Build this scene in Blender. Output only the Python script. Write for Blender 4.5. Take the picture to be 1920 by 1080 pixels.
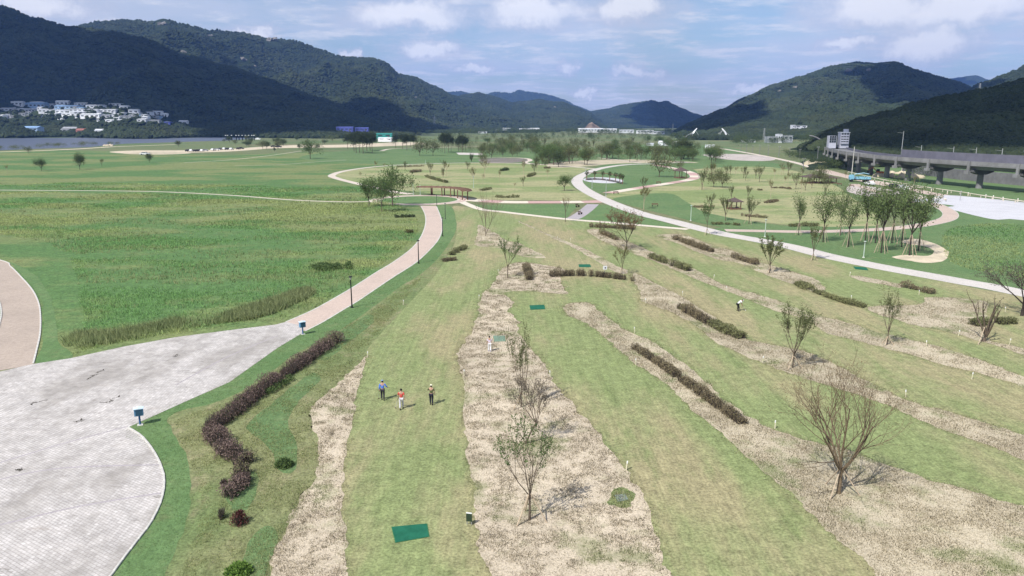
import bpy, bmesh, math, random
import numpy as np
from mathutils import Vector, Matrix, noise
from mathutils.bvhtree import BVHTree

for o in list(bpy.data.objects):
    bpy.data.objects.remove(o)
scene = bpy.context.scene
COL = scene.collection
R = math.radians

# ------------------------------------------------------------------ camera
F = 1371.0                      # focal length in pixels of the 1920 px wide photograph
CAMZ = 22.5
PITCH = math.atan((540 - 232) / F)
SP, CP = math.sin(PITCH), math.cos(PITCH)
cam_data = bpy.data.cameras.new('camera')
cam_data.sensor_width = 36.0
cam_data.lens = 36.0 * F / 1920.0
cam_data.clip_start = 0.5
cam_data.clip_end = 40000
cam = bpy.data.objects.new('camera', cam_data)
COL.objects.link(cam)
cam.location = (0, 0, CAMZ)
cam.rotation_euler = (math.pi / 2 - PITCH, 0, 0)
scene.camera = cam

# ------------------------------------------------------------------ sun and sky
SUN_EL = R(50)
SH_AZ = R(42)                   # shadows fall away from the camera and to the right
SUN_DIR = Vector((-math.sin(SH_AZ) * math.cos(SUN_EL), -math.cos(SH_AZ) * math.cos(SUN_EL), math.sin(SUN_EL)))
sun_data = bpy.data.lights.new('sun', 'SUN')
sun_data.energy = 4.3
sun_data.angle = R(0.53)
sun_data.color = (1.0, 0.955, 0.88)
sun = bpy.data.objects.new('sun', sun_data)
COL.objects.link(sun)
sun.rotation_euler = SUN_DIR.to_track_quat('Z', 'Y').to_euler()
sun.location = (-60, -60, 120)

scene.view_settings.view_transform = 'Standard'
scene.view_settings.look = 'None'
scene.view_settings.exposure = 0.42
scene.view_settings.gamma = 1.0
scene.view_settings.use_curve_mapping = False


def ray(x, y):
    u = (x - 960) / F
    v = (540 - y) / F
    return Vector((u, CP + v * SP, -SP + v * CP))


def P(x, y, z=0.0):
    d = ray(x, y)
    t = (CAMZ - z) / -d.z
    return Vector((d.x * t, d.y * t, z))


def at_depth(x, y, Y):
    d = ray(x, y)
    t = Y / d.y
    return Vector((d.x * t, Y, CAMZ + d.z * t))


def hgt(B, ty):
    d = ray(960, ty)
    return CAMZ + d.z / d.y * B.y - B.z


def proj(p):
    q = Vector((p[0], p[1], p[2] - CAMZ))
    dep = q.y * CP - q.z * SP
    return 960 + F * q.x / dep, 540 - F * (q.y * SP + q.z * CP) / dep


world = bpy.data.worlds.new('World')
scene.world = world
world.use_nodes = True
wn, wl = world.node_tree.nodes, world.node_tree.links
wn.clear()


def wnode(t, **kw):
    n = wn.new(t)
    for k, v in kw.items():
        setattr(n, k, v)
    return n


sky = wnode('ShaderNodeTexSky', sky_type='NISHITA')
sky.sun_disc = False
sky.sun_elevation = SUN_EL
sky.sun_rotation = math.atan2(SUN_DIR.x, SUN_DIR.y)
sky.air_density = 1.0
sky.dust_density = 1.0
sky.ozone_density = 3.0
bg = wnode('ShaderNodeBackground')
bg.inputs[1].default_value = 0.10
wout = wnode('ShaderNodeOutputWorld')
tc = wnode('ShaderNodeTexCoord')
sep = wnode('ShaderNodeSeparateXYZ')
wl.new(tc.outputs['Generated'], sep.inputs[0])


def wmath(op, a, b=None, clamp=False):
    n = wnode('ShaderNodeMath', operation=op)
    n.use_clamp = clamp
    for i, v in enumerate((a, b)):
        if v is None:
            continue
        if isinstance(v, (int, float)):
            n.inputs[i].default_value = v
        else:
            wl.new(v, n.inputs[i])
    return n.outputs[0]


def wmap(v, a, b, c=0.0, d=1.0):
    n = wnode('ShaderNodeMapRange', interpolation_type='SMOOTHSTEP')
    wl.new(v, n.inputs[0])
    for i, q in enumerate((a, b, c, d)):
        n.inputs[i + 1].default_value = q
    return n.outputs[0]


def wnoise(vec, scale, detail=6, rough=0.55):
    n = wnode('ShaderNodeTexNoise')
    n.inputs['Scale'].default_value = scale
    n.inputs['Detail'].default_value = detail
    n.inputs['Roughness'].default_value = rough
    wl.new(vec, n.inputs['Vector'])
    return n


def wmix(fac, a, b):
    n = wnode('ShaderNodeMix', data_type='RGBA')
    wl.new(fac, n.inputs[0])
    for i, v in ((6, a), (7, b)):
        if isinstance(v, tuple):
            n.inputs[i].default_value = v
        else:
            wl.new(v, n.inputs[i])
    return n.outputs[2]


# sky plane projection for the thin high cloud layer
zc = wmath('ADD', wmath('MAXIMUM', sep.outputs[2], 0.0), 0.07)
comb = wnode('ShaderNodeCombineXYZ')
wl.new(wmath('DIVIDE', sep.outputs[0], zc), comb.inputs[0])
wl.new(wmath('DIVIDE', sep.outputs[1], zc), comb.inputs[1])
veil_n = wnoise(comb.outputs[0], 0.55, 5, 0.58)
veil = wmap(veil_n.outputs[0], 0.37, 0.62, 0.06, 0.88)
puff_n = wnoise(comb.outputs[0], 2.1, 7, 0.66)
puff = wmath('MULTIPLY', wmap(puff_n.outputs[0], 0.46, 0.68, 0.0, 0.95), wmap(veil_n.outputs[0], 0.30, 0.54, 0.35, 1.0))
# azimuth / elevation coordinates for the cumulus puffs
az = wmath('ARCTAN2', sep.outputs[0], sep.outputs[1])
azel = wnode('ShaderNodeCombineXYZ')
wl.new(az, azel.inputs[0])
wl.new(wmath('ARCSINE', sep.outputs[2]), azel.inputs[1])
warp = wnoise(azel.outputs[0], 24.0, 7, 0.68)
sub = wnode('ShaderNodeVectorMath', operation='SUBTRACT')
wl.new(warp.outputs['Color'], sub.inputs[0])
sub.inputs[1].default_value = (0.5, 0.5, 0.5)
scl = wnode('ShaderNodeVectorMath', operation='MULTIPLY')
wl.new(sub.outputs[0], scl.inputs[0])
scl.inputs[1].default_value = (0.105, 0.050, 0.0)
addv = wnode('ShaderNodeVectorMath', operation='ADD')
wl.new(azel.outputs[0], addv.inputs[0])
wl.new(scl.outputs[0], addv.inputs[1])
AZEL = addv.outputs[0]
CLOUDS = [(1735, 80, 70, 28, 1.0), (1000, 20, 105, 26, .8), (800, 88, 58, 16, .85), (770, 26, 120, 26, .75), (1175, 12, 75, 22, .9),
          (652, 98, 16, 12, .9), (888, 130, 36, 11, .8), (1070, 124, 30, 13, .75), (1190, 135, 48, 12, .9), (1800, 16, 130, 30, .8),
          (1640, 14, 95, 30, .85), (1095, 174, 28, 9, .75), (1575, 82, 45, 11, .65), (60, 6, 90, 20, .7),
          (1405, 160, 34, 9, .75), (470, 60, 40, 10, .7), (2080, 60, 100, 26, .8)]
body = None
for (cx, cy, hw, hh, br) in CLOUDS:
    d = ray(cx, cy).normalized()
    a0, e0 = math.atan2(d.x, d.y), math.asin(d.z)
    w, h = hw / F * 1.05, hh / F * 1.1
    m = wnode('ShaderNodeVectorMath', operation='MULTIPLY_ADD')
    wl.new(AZEL, m.inputs[0])
    m.inputs[1].default_value = (1 / w, 1 / h, 0)
    m.inputs[2].default_value = (-a0 / w, -e0 / h, 0)
    l = wnode('ShaderNodeVectorMath', operation='LENGTH')
    wl.new(m.outputs[0], l.inputs[0])
    q = wmath('MULTIPLY_ADD', l.outputs['Value'], -1.05)
    q.node.inputs[2].default_value = 1.05 * (.85 + .3 * br)
    body = q if body is None else wmath('MAXIMUM', body, q)
lit = wmap(body, 0.05, 0.80)
body = wmap(body, -0.50, 0.70, 0.0, 0.85)
c0 = wmix(wmath('MULTIPLY', veil, 0.80), sky.outputs[0], (5.7, 6.05, 7.1, 1))
c1 = wmix(puff, c0, (7.1, 7.2, 7.6, 1))
ccol = wmix(lit, (5.2, 5.45, 6.4, 1), (8.2, 8.2, 8.5, 1))
c2 = wmix(body, c1, ccol)
wl.new(c2, bg.inputs[0])
wl.new(bg.outputs[0], wout.inputs[0])

# ------------------------------------------------------------------ bookkeeping helpers
LABELS = set()


def tag(o, label, cat, group=None):
    o['label'] = label
    o['category'] = cat
    if group:
        o['group'] = group
    LABELS.add(label)
    return o


def empty(name, loc=(0, 0, 0), rz=0.0, scale=None):
    o = bpy.data.objects.new(name, None)
    COL.objects.link(o)
    o.empty_display_size = 0.3
    o.location = loc
    o.rotation_euler = (0, 0, rz)
    if scale:
        o.scale = scale
    return o


def link(name, me, parent=None, loc=None):
    o = bpy.data.objects.new(name, me)
    COL.objects.link(o)
    if parent:
        o.parent = parent
    if loc is not None:
        o.location = loc
    return o


def structure(o):
    o['kind'] = 'structure'
    return o


def stuff(o, label=None, cat=None):
    o['kind'] = 'stuff'
    if label:
        o['label'] = label
        o['category'] = cat
    return o


ORD = ['first', 'second', 'third', 'fourth', 'fifth', 'sixth', 'seventh', 'eighth', 'ninth', 'tenth', 'eleventh', 'twelfth', 'thirteenth',
       'fourteenth', 'fifteenth', 'sixteenth', 'seventeenth', 'eighteenth', 'nineteenth', 'twentieth', 'twenty-first', 'twenty-second',
       'twenty-third', 'twenty-fourth', 'twenty-fifth', 'twenty-sixth', 'twenty-seventh', 'twenty-eighth', 'twenty-ninth', 'thirtieth']
ORD += ['thirty-' + q for q in ORD[:9]] + ['fortieth'] + ['forty-' + q for q in ORD[:9]] + ['fiftieth']


class MB:
    def __init__(self):
        self.v, self.f, self.mi = [], [], []
        self.cur = 0

    def add(self, vs, fs):
        b = len(self.v)
        self.v += [tuple(p) for p in vs]
        for q in fs:
            self.f.append(tuple(i + b for i in q))
            self.mi.append(self.cur)
        return self

    def box(self, c, s, rz=0.0, M=None, taper=1.0):
        x, y, z = s[0] / 2, s[1] / 2, s[2] / 2
        ca, sa = math.cos(rz), math.sin(rz)
        vs = []
        for k in (-1, 1):
            t = taper if k > 0 else 1.0
            for (i, j) in ((-1, -1), (1, -1), (1, 1), (-1, 1)):
                px, py = i * x * t, j * y * t
                vs.append(Vector((c[0] + px * ca - py * sa, c[1] + px * sa + py * ca, c[2] + k * z)))
        if M:
            vs = [M @ p for p in vs]
        return self.add(vs, [(3, 2, 1, 0), (4, 5, 6, 7), (0, 1, 5, 4), (1, 2, 6, 5), (2, 3, 7, 6), (3, 0, 4, 7)])

    def tube(self, pts, rads, n=6, cap=True):
        pts = [Vector(p) for p in pts]
        if isinstance(rads, (int, float)):
            rads = [rads] * len(pts)
        vs, fs = [], []
        for i, p in enumerate(pts):
            a = pts[max(i - 1, 0)]
            b = pts[min(i + 1, len(pts) - 1)]
            d = (b - a)
            d = d.normalized() if d.length > 1e-9 else Vector((0, 0, 1))
            up = Vector((0, 0, 1)) if abs(d.z) < .9 else Vector((1, 0, 0))
            e1 = d.cross(up).normalized()
            e2 = d.cross(e1)
            for k in range(n):
                t = 2 * math.pi * k / n
                vs.append(p + (e1 * math.cos(t) + e2 * math.sin(t)) * rads[i])
        for i in range(len(pts) - 1):
            for k in range(n):
                k2 = (k + 1) % n
                fs.append((i * n + k, i * n + k2, (i + 1) * n + k2, (i + 1) * n + k))
        if cap:
            fs.append(tuple(reversed(range(n))))
            fs.append(tuple(range((len(pts) - 1) * n, len(pts) * n)))
        return self.add(vs, fs)

    def prism(self, outline, y0, y1, M=None):
        n = len(outline)
        vs = [Vector((x, y0, z)) for x, z in outline] + [Vector((x, y1, z)) for x, z in outline]
        if M:
            vs = [M @ p for p in vs]
        fs = [tuple(range(n)), tuple(reversed(range(n, 2 * n)))]
        for i in range(n):
            j = (i + 1) % n
            fs.append((j, i, i + n, j + n))
        return self.add(vs, fs)

    def blob(self, c, r, seed=0, amp=.2, freq=1.5, sub=2):
        key = sub
        if key not in ICO:
            bm = bmesh.new()
            bmesh.ops.create_icosphere(bm, subdivisions=sub, radius=1)
            ICO[key] = ([v.co.copy() for v in bm.verts], [tuple(v.index for v in f.verts) for f in bm.faces])
            bm.free()
        vs, fs = ICO[key]
        o = Vector((seed * 7.13, seed * 3.7, seed * 1.9))
        out = []
        for p in vs:
            k = 1 + amp * noise.noise(p * freq + o) * 1.6
            out.append(Vector((c[0] + p.x * r[0] * k, c[1] + p.y * r[1] * k, c[2] + p.z * r[2] * k)))
        return self.add(out, fs)

    def mesh(self, name, mats, smooth=False):
        me = bpy.data.meshes.new(name)
        me.from_pydata(self.v, [], self.f)
        for m in (mats if isinstance(mats, (list, tuple)) else [mats]):
            me.materials.append(m)
        if any(self.mi):
            me.polygons.foreach_set('material_index', self.mi)
        if smooth:
            me.polygons.foreach_set('use_smooth', [True] * len(me.polygons))
        me.update()
        return me

    def build(self, name, mats, parent=None, smooth=False):
        return link(name, self.mesh(name, mats, smooth), parent)


ICO = {}

# ------------------------------------------------------------------ materials
MATS = {}


class NT:
    def __init__(self, name):
        self.m = bpy.data.materials.new(name)
        self.m.use_nodes = True
        self.n, self.l = self.m.node_tree.nodes, self.m.node_tree.links
        self.b = self.n['Principled BSDF']
        self.b.inputs['Specular IOR Level'].default_value = 0.2

    def new(self, t, **kw):
        n = self.n.new(t)
        for k, v in kw.items():
            setattr(n, k, v)
        return n

    def put(self, sock, v):
        if isinstance(v, (int, float)):
            sock.default_value = v
        elif isinstance(v, tuple):
            sock.default_value = v if len(v) == 4 or sock.type == 'VECTOR' else v + (1,)
        else:
            self.l.new(v, sock)

    def coord(self, scale=(1, 1, 1), rot=0.0):
        t = self.new('ShaderNodeTexCoord')
        mp = self.new('ShaderNodeMapping')
        mp.inputs['Scale'].default_value = scale
        mp.inputs['Rotation'].default_value = (0, 0, rot)
        self.l.new(t.outputs['Object'], mp.inputs[0])
        return mp.outputs[0]

    def noise(self, vec, scale, detail=4, rough=.55):
        n = self.new('ShaderNodeTexNoise')
        self.put(n.inputs['Vector'], vec)
        n.inputs['Scale'].default_value = scale
        n.inputs['Detail'].default_value = detail
        n.inputs['Roughness'].default_value = rough
        return n.outputs[0]

    def ramp(self, v, a, b, c=0.0, d=1.0):
        n = self.new('ShaderNodeMapRange', interpolation_type='SMOOTHSTEP')
        self.put(n.inputs[0], v)
        for i, q in enumerate((a, b, c, d)):
            n.inputs[i + 1].default_value = q
        return n.outputs[0]

    def mix(self, fac, a, b, mode='MIX'):
        n = self.new('ShaderNodeMix', data_type='RGBA', blend_type=mode)
        self.put(n.inputs[0], fac)
        self.put(n.inputs[6], a)
        self.put(n.inputs[7], b)
        return n.outputs[2]

    def math(self, op, a, b=0.0):
        n = self.new('ShaderNodeMath', operation=op)
        self.put(n.inputs[0], a)
        self.put(n.inputs[1], b)
        return n.outputs[0]

    def bump(self, h, strength=.3, dist=.05):
        n = self.new('ShaderNodeBump')
        n.inputs['Strength'].default_value = strength
        n.inputs['Distance'].default_value = dist
        self.put(n.inputs['Height'], h)
        self.l.new(n.outputs[0], self.b.inputs['Normal'])

    def done(self, col, rough=.9):
        self.put(self.b.inputs['Base Color'], col)
        self.put(self.b.inputs['Roughness'], rough)
        return self.m


def mat(name, col, rough=.8, var=.18, scale=3.0, bump=0.0, metal=0.0, spec=.2):
    if name in MATS:
        return MATS[name]
    t = NT(name)
    v = t.coord()
    n = t.noise(v, scale, 5)
    k = t.ramp(n, .25, .75, 1 - var, 1 + var)
    c = t.mix(1.0, tuple(col), k, 'MULTIPLY')
    if bump:
        t.bump(t.noise(v, scale * 6, 3), bump)
    t.b.inputs['Metallic'].default_value = metal
    t.b.inputs['Specular IOR Level'].default_value = spec
    MATS[name] = t.done(c, rough)
    return MATS[name]


def grass_mat(name, a, b, c, big=.035, mid=.35, fine=7.0, stretch=(1, 1, 1), rot=0., bs=.5, lo=.38, hi=.62, grain=.28, stripe=.06):
    """a and b alternate in large drifts, c comes through in smaller worn spots, plus blade-sized grain"""
    t = NT(name)
    v = t.coord(stretch, rot)
    w = t.coord()
    n1 = t.noise(v, big, 6, .62)
    n2 = t.noise(v, mid, 6, .65)
    n3 = t.noise(w, fine, 3, .7)
    n4 = t.noise(w, fine * .22, 4, .7)
    col = t.mix(t.ramp(n1, lo, hi), a, b)
    col = t.mix(t.ramp(n2, .5, .72, 0, .75), col, c)
    n5 = t.noise(t.coord((stretch[0] * 2.2, stretch[1] * .16, 1), rot), 1.1, 3, .5)
    g0 = t.ramp(n5, .3, .7, 1 - stripe, 1 + stripe)
    col = t.mix(1.0, col, g0, 'MULTIPLY')
    n6 = t.noise(w, 1.3, 5, .75)
    col = t.mix(1.0, col, t.ramp(n6, .3, .7, .90, 1.10), 'MULTIPLY')
    g = t.math('ADD', t.ramp(n3, .3, .7, 1 - grain, 1 + grain), t.ramp(n4, .3, .7, -grain * .6, grain * .6))
    col = t.mix(1.0, col, g, 'MULTIPLY')
    t.bump(t.math('ADD', n3, n4), bs, .06)
    MATS[name] = t.done(col, .95)
    return MATS[name]


def tint_mat(name, a, b, c=None, trans=.0, rough=.75):
    """foliage: colour runs with the per-blade tint attribute"""
    t = NT(name)
    at = t.new('ShaderNodeAttribute')
    at.attribute_name = 'tint'
    v = t.coord()
    n = t.noise(v, .12, 4, .6)
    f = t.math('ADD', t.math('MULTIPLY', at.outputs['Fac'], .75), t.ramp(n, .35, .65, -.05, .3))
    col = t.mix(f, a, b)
    if c:
        col = t.mix(t.ramp(at.outputs['Fac'], .82, .95), col, c)
    if trans:
        t.b.inputs['Subsurface Weight'].default_value = 0
        tr = t.new('ShaderNodeBsdfTranslucent')
        t.l.new(col, tr.inputs[0])
        mx = t.new('ShaderNodeMixShader')
        mx.inputs[0].default_value = trans
        out = t.n['Material Output']
        t.l.new(t.b.outputs[0], mx.inputs[1])
        t.l.new(tr.outputs[0], mx.inputs[2])
        t.l.new(mx.outputs[0], out.inputs[0])
    MATS[name] = t.done(col, rough)
    return MATS[name]


M_MEADOW = grass_mat('meadow_grass', (.166, .197, .080), (.084, .160, .055), (.128, .176, .070), .022, .12, 3.0, (.75, 1.2, 1), .15, .8, .44, .56, .3)
M_LAWN = grass_mat('lawn_grass', (.118, .182, .076), (.096, .166, .066), (.150, .188, .086), .05, .4, 6, (1, 1, 1), 0, .5, .4, .6, .22)
M_FAIR = grass_mat('fairway_grass', (.200, .240, .104), (.285, .258, .146), (.158, .202, .080), .050, .30, 5.5, (1.5, .45, 1), -.25, .6, .42, .60, .28, .09)
M_FAIR2 = grass_mat('park_lawn_grass', (.200, .245, .102), (.300, .295, .158), (.125, .178, .066), .035, .11, 4, (.6, 1.0, 1), .2, .5, .44, .56, .2)
M_ROUGH = grass_mat('rough_grass', (.135, .180, .072), (.195, .205, .100), (.265, .230, .142), .07, .35, 6, (1.2, .8, 1), .5, .7, .38, .62, .3)
M_VERGE = grass_mat('verge_grass', (.098, .172, .066), (.120, .192, .078), (.150, .182, .084), .12, .6, 7, (1, 1, 1), 0, .4, .35, .65, .2)
M_PLAIN = grass_mat('plain_grass', (.100, .150, .060), (.150, .165, .082), (.195, .180, .110), .006, .03, 1.0, (.5, 1.4, 1), 0, .6, .4, .6, .25)


def dry_mat(name, base, dark, green, spot=2.3, gamt=.7):
    t = NT(name)
    v = t.coord()
    n1 = t.noise(v, .10, 5, .62)
    n2 = t.noise(v, spot, 5, .72)
    n3 = t.noise(v, 9.0, 3, .7)
    n4 = t.noise(v, .3, 5, .65)
    col = t.mix(t.ramp(n1, .38, .62), base, tuple(x * .84 for x in base))
    n8 = t.noise(v, .16, 5, .62)
    col = t.mix(t.ramp(n4, .54, .70, 0, gamt * .7), col, green)
    col = t.mix(t.ramp(n8, .54, .68, 0, gamt), col, tuple(x * .9 for x in green))
    col = t.mix(t.ramp(n2, .56, .66, 0, .8), col, dark)
    col = t.mix(1.0, col, t.ramp(n3, .3, .7, .78, 1.22), 'MULTIPLY')
    t.bump(t.math('ADD', n2, n3), .7, .08)
    MATS[name] = t.done(col, .95)
    return MATS[name]


M_DRY = dry_mat('dry_grass_ground', (.54, .465, .358), (.31, .265, .185), (.225, .245, .115))
M_DRY2 = dry_mat('sparse_dry_ground', (.49, .43, .32), (.31, .272, .185), (.19, .225, .095), 1.8)
M_SAND = mat('bare_sand', (.52, .45, .34), .95, .2, .4, .3)


def paving_mat():
    t = NT('cobble_paving')
    v = t.coord((1, 1, 1), R(31))
    br = t.new('ShaderNodeTexBrick')
    t.put(br.inputs['Vector'], v)
    br.inputs['Scale'].default_value = 1.0
    br.inputs['Mortar Size'].default_value = .018
    br.inputs['Mortar Smooth'].default_value = .4
    br.inputs['Brick Width'].default_value = .30
    br.inputs['Row Height'].default_value = .20
    br.inputs['Color1'].default_value = (.57, .545, .53, 1)
    br.inputs['Color2'].default_value = (.45, .425, .41, 1)
    br.inputs['Mortar'].default_value = (.29, .27, .25, 1)
    br.inputs['Bias'].default_value = .1
    n1 = t.noise(t.coord((1.4, .5, 1), R(-55)), .11, 7, .68)
    n2 = t.noise(t.coord(), .8, 6, .7)
    n3 = t.noise(t.coord((.6, 2.2, 1), R(25)), .35, 5, .7)
    col = t.mix(t.ramp(n1, .45, .62, 0, .80), br.outputs[0], (.30, .28, .26))
    col = t.mix(t.ramp(n3, .58, .75, 0, .5), col, (.33, .285, .245))
    col = t.mix(1.0, col, t.ramp(n2, .3, .72, .82, 1.15), 'MULTIPLY')
    n7 = t.noise(t.coord((.5, 1.6, 1), R(28)), 1.1, 8, .78)
    col = t.mix(t.ramp(n7, .56, .68, 0, .8), col, (.19, .175, .16))
    t.bump(br.outputs['Fac'], -.35, .02)
    MATS['cobble_paving'] = t.done(col, .85)
    return MATS['cobble_paving']


M_PAVE = paving_mat()


def slab_mat(name, col, dirt, joint=3.0, jr=0.0):
    t = NT(name)
    v = t.coord()
    n1 = t.noise(v, .18, 6, .65)
    n2 = t.noise(v, 2.5, 5, .7)
    n3 = t.noise(v, 16, 3, .7)
    c = t.mix(t.ramp(n1, .4, .7, 0, .6), col, dirt)
    c = t.mix(1.0, c, t.ramp(n2, .3, .7, .88, 1.1), 'MULTIPLY')
    c = t.mix(1.0, c, t.ramp(n3, .3, .7, .9, 1.1), 'MULTIPLY')
    t.bump(n3, .15, .01)
    MATS[name] = t.done(c, .85)
    return MATS[name]


M_PINK = slab_mat('pink_path_concrete', (.49, .395, .34), (.41, .335, .29))
M_BROWN = slab_mat('brown_path_concrete', (.39, .325, .275), (.31, .26, .22))
M_TAN = slab_mat('tan_path_concrete', (.56, .49, .42), (.47, .415, .36))
M_GREYP = slab_mat('grey_path_concrete', (.53, .495, .465), (.45, .425, .40))
M_ROSE = slab_mat('rose_paver', (.47, .31, .285), (.41, .285, .26))
M_CREAM = slab_mat('cream_paver', (.63, .565, .47), (.56, .50, .42))
M_LILAC = slab_mat('lilac_grey_paver', (.36, .33, .35), (.31, .29, .30))
M_WHITEP = slab_mat('white_court_paving', (.52, .52, .55), (.42, .42, .45))
M_KERB = mat('kerb_granite', (.52, .51, .48), .8, .22, 2.0, .1)
M_CONC = mat('weathered_concrete', (.185, .185, .19), .85, .2, .3, .2)
M_CONC_D = mat('dark_concrete', (.11, .11, .115), .85, .25, .3, .2)
M_WHITE = mat('white_paint', (.74, .75, .76), .6, .1, 1.0)
M_WOOD = mat('brown_timber', (.16, .095, .065), .75, .25, 4.0, .2)
M_WOODP = mat('pale_timber_pole', (.42, .34, .25), .8, .2, 5.0, .2)
M_BARK = mat('grey_brown_bark', (.115, .09, .068), .9, .3, 6.0, .4)
M_BARKY = mat('red_brown_bark', (.155, .118, .078), .9, .3, 6.0, .4)
M_BARKD = mat('dark_bark', (.05, .042, .036), .9, .3, 6.0, .4)
M_BLACK = mat('black_metal', (.025, .027, .028), .5, .1, 3.0, 0, .6)
M_STEEL = mat('galvanised_steel', (.42, .43, .44), .5, .12, 2.0, 0, .5)
M_GLASS = mat('dark_glass', (.03, .04, .05), .12, .1, 1.0, 0, 0, .6)
M_TYRE = mat('tyre_rubber', (.02, .02, .02), .8, .1, 3)
M_RED_ROOF = mat('terracotta_roof', (.28, .12, .09), .8, .2, .6)

L_OLIVE = tint_mat('leaf_olive', (.088, .108, .046), (.190, .215, .092), None, .35)
L_GREEN = tint_mat('leaf_green', (.060, .100, .034), (.140, .205, .072), None, .32)
L_DARK = tint_mat('leaf_dark', (.042, .066, .030), (.105, .138, .058), None, .3)
L_GROVE = tint_mat('leaf_grove', (.080, .125, .046), (.200, .260, .104), None, .4)
L_PINE = tint_mat('needle_dark', (.020, .034, .020), (.052, .072, .036), None, .15)
L_BROWN = tint_mat('leaf_brown', (.13, .090, .048), (.24, .165, .095), None, .25)
L_YELLOW = tint_mat('leaf_yellow_green', (.12, .125, .045), (.22, .205, .085), None, .28)
L_GREY = tint_mat('twig_grey', (.085, .075, .062), (.165, .145, .118), None, .15)
L_PURPLE = tint_mat('leaf_purple_brown', (.125, .086, .076), (.275, .20, .175), (.19, .175, .10), .3)
L_HEDGE = tint_mat('leaf_hedge_olive', (.145, .120, .074), (.34, .285, .18), (.22, .235, .11), .4)
L_HEDGEG = tint_mat('leaf_hedge_green', (.115, .13, .060), (.27, .275, .13), None, .35)


def drift_blade(name, a, b, c, k, st=(.75, 1.2, 1), rot=.15, big=.022, mid=.12, lo=.44, hi=.56):
    """blades that take the colour of the meadow drift they grow in"""
    t = NT(name)
    at = t.new('ShaderNodeAttribute')
    at.attribute_name = 'tint'
    v = t.coord(st, rot)
    n1 = t.noise(v, big, 6, .62)
    n2 = t.noise(v, mid, 6, .65)
    col = t.mix(t.ramp(n1, lo, hi), tuple(x * k for x in a), tuple(x * k for x in b))
    col = t.mix(t.ramp(n2, .5, .72, 0, .75), col, tuple(x * k for x in c))
    col = t.mix(1.0, col, t.ramp(at.outputs['Fac'], 0, 1, .68, 1.32), 'MULTIPLY')
    tr = t.new('ShaderNodeBsdfTranslucent')
    t.l.new(col, tr.inputs[0])
    mx = t.new('ShaderNodeMixShader')
    mx.inputs[0].default_value = .45
    t.l.new(t.b.outputs[0], mx.inputs[1])
    t.l.new(tr.outputs[0], mx.inputs[2])
    t.l.new(mx.outputs[0], t.n['Material Output'].inputs[0])
    MATS[name] = t.done(col, .8)
    return MATS[name]


G_MEADOW = drift_blade('blade_meadow', (.166, .197, .080), (.084, .160, .055), (.128, .176, .070), 2.5)
G_REED = tint_mat('blade_reed', (.20, .27, .115), (.40, .44, .22), None, .5)


def straw_blade(name, dark, pale, gr):
    t = NT(name)
    at = t.new('ShaderNodeAttribute')
    at.attribute_name = 'tint'
    n8 = t.noise(t.coord(), .16, 5, .62)
    col = t.mix(t.ramp(at.outputs['Fac'], .45, .95), dark, pale)
    col = t.mix(t.ramp(n8, .52, .62, 0, .85), col, gr)
    tr = t.new('ShaderNodeBsdfTranslucent')
    t.l.new(col, tr.inputs[0])
    mx = t.new('ShaderNodeMixShader')
    mx.inputs[0].default_value = .45
    t.l.new(t.b.outputs[0], mx.inputs[1])
    t.l.new(tr.outputs[0], mx.inputs[2])
    t.l.new(mx.outputs[0], t.n['Material Output'].inputs[0])
    return t.done(col, .85)


G_DRY = straw_blade('blade_dry', (.23, .195, .13), (.80, .71, .54), (.24, .29, .12))
G_DRY2 = straw_blade('blade_dry_pale', (.34, .295, .20), (.86, .77, .58), (.27, .34, .135))

G_FAIR = drift_blade('blade_fairway', (.200, .240, .104), (.285, .258, .146), (.158, .202, .080), 1.75, (1.5, .45, 1), -.25, .050, .30, .42, .60)

# ================================================================== ground and patches
def catmull(pts, closed=True, sub=6):
    n = len(pts)
    out = []
    rng_ = range(n) if closed else range(n - 1)
    for i in rng_:
        if closed:
            p0, p1, p2, p3 = pts[(i - 1) % n], pts[i], pts[(i + 1) % n], pts[(i + 2) % n]
        else:
            p0, p1, p2, p3 = pts[max(i - 1, 0)], pts[i], pts[i + 1], pts[min(i + 2, n - 1)]
        for k in range(sub):
            t = k / sub
            out.append(.5 * ((2 * p1) + (p2 - p0) * t + (2 * p0 - 5 * p1 + 4 * p2 - p3) * t * t + (3 * p1 - p0 - 3 * p2 + p3) * t ** 3))
    if not closed:
        out.append(pts[-1].copy())
    return out


def px2w(pts, z=0.0):
    return [P(x, y, z) for x, y in pts]


def fill(name, wpts, z, m, parent=None, kind=True):
    bm = bmesh.new()
    vs = [bm.verts.new((p.x, p.y, z)) for p in wpts]
    f = bm.faces.new(vs)
    f.normal_update()
    if f.normal.z < 0:
        f.normal_flip()
    bmesh.ops.triangulate(bm, faces=[f])
    me = bpy.data.meshes.new(name)
    bm.to_mesh(me)
    bm.free()
    me.materials.append(m)
    o = link(name, me, parent)
    if kind and parent is None:
        structure(o)
    return o


def jitter(w, amt, seed, freq=.9):
    out = []
    for p in w:
        q = Vector((p.x * freq, p.y * freq, seed * 3.7))
        q2 = q * 4.3
        out.append(p + Vector((noise.noise(q), noise.noise(q + Vector((9, 4, 2))), 0)) * amt + Vector((noise.noise(q2), noise.noise(q2 + Vector((3, 8, 1))), 0)) * amt * .55)
    return out


def patch(name, px, z, m, sub=6, amt=.0, smooth=True, parent=None):
    w = px2w(px)
    if smooth:
        w = catmull(w, True, sub)
    if amt:
        w = jitter(w, amt, len(px))
    return fill(name, w, z, m, parent), w


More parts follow.
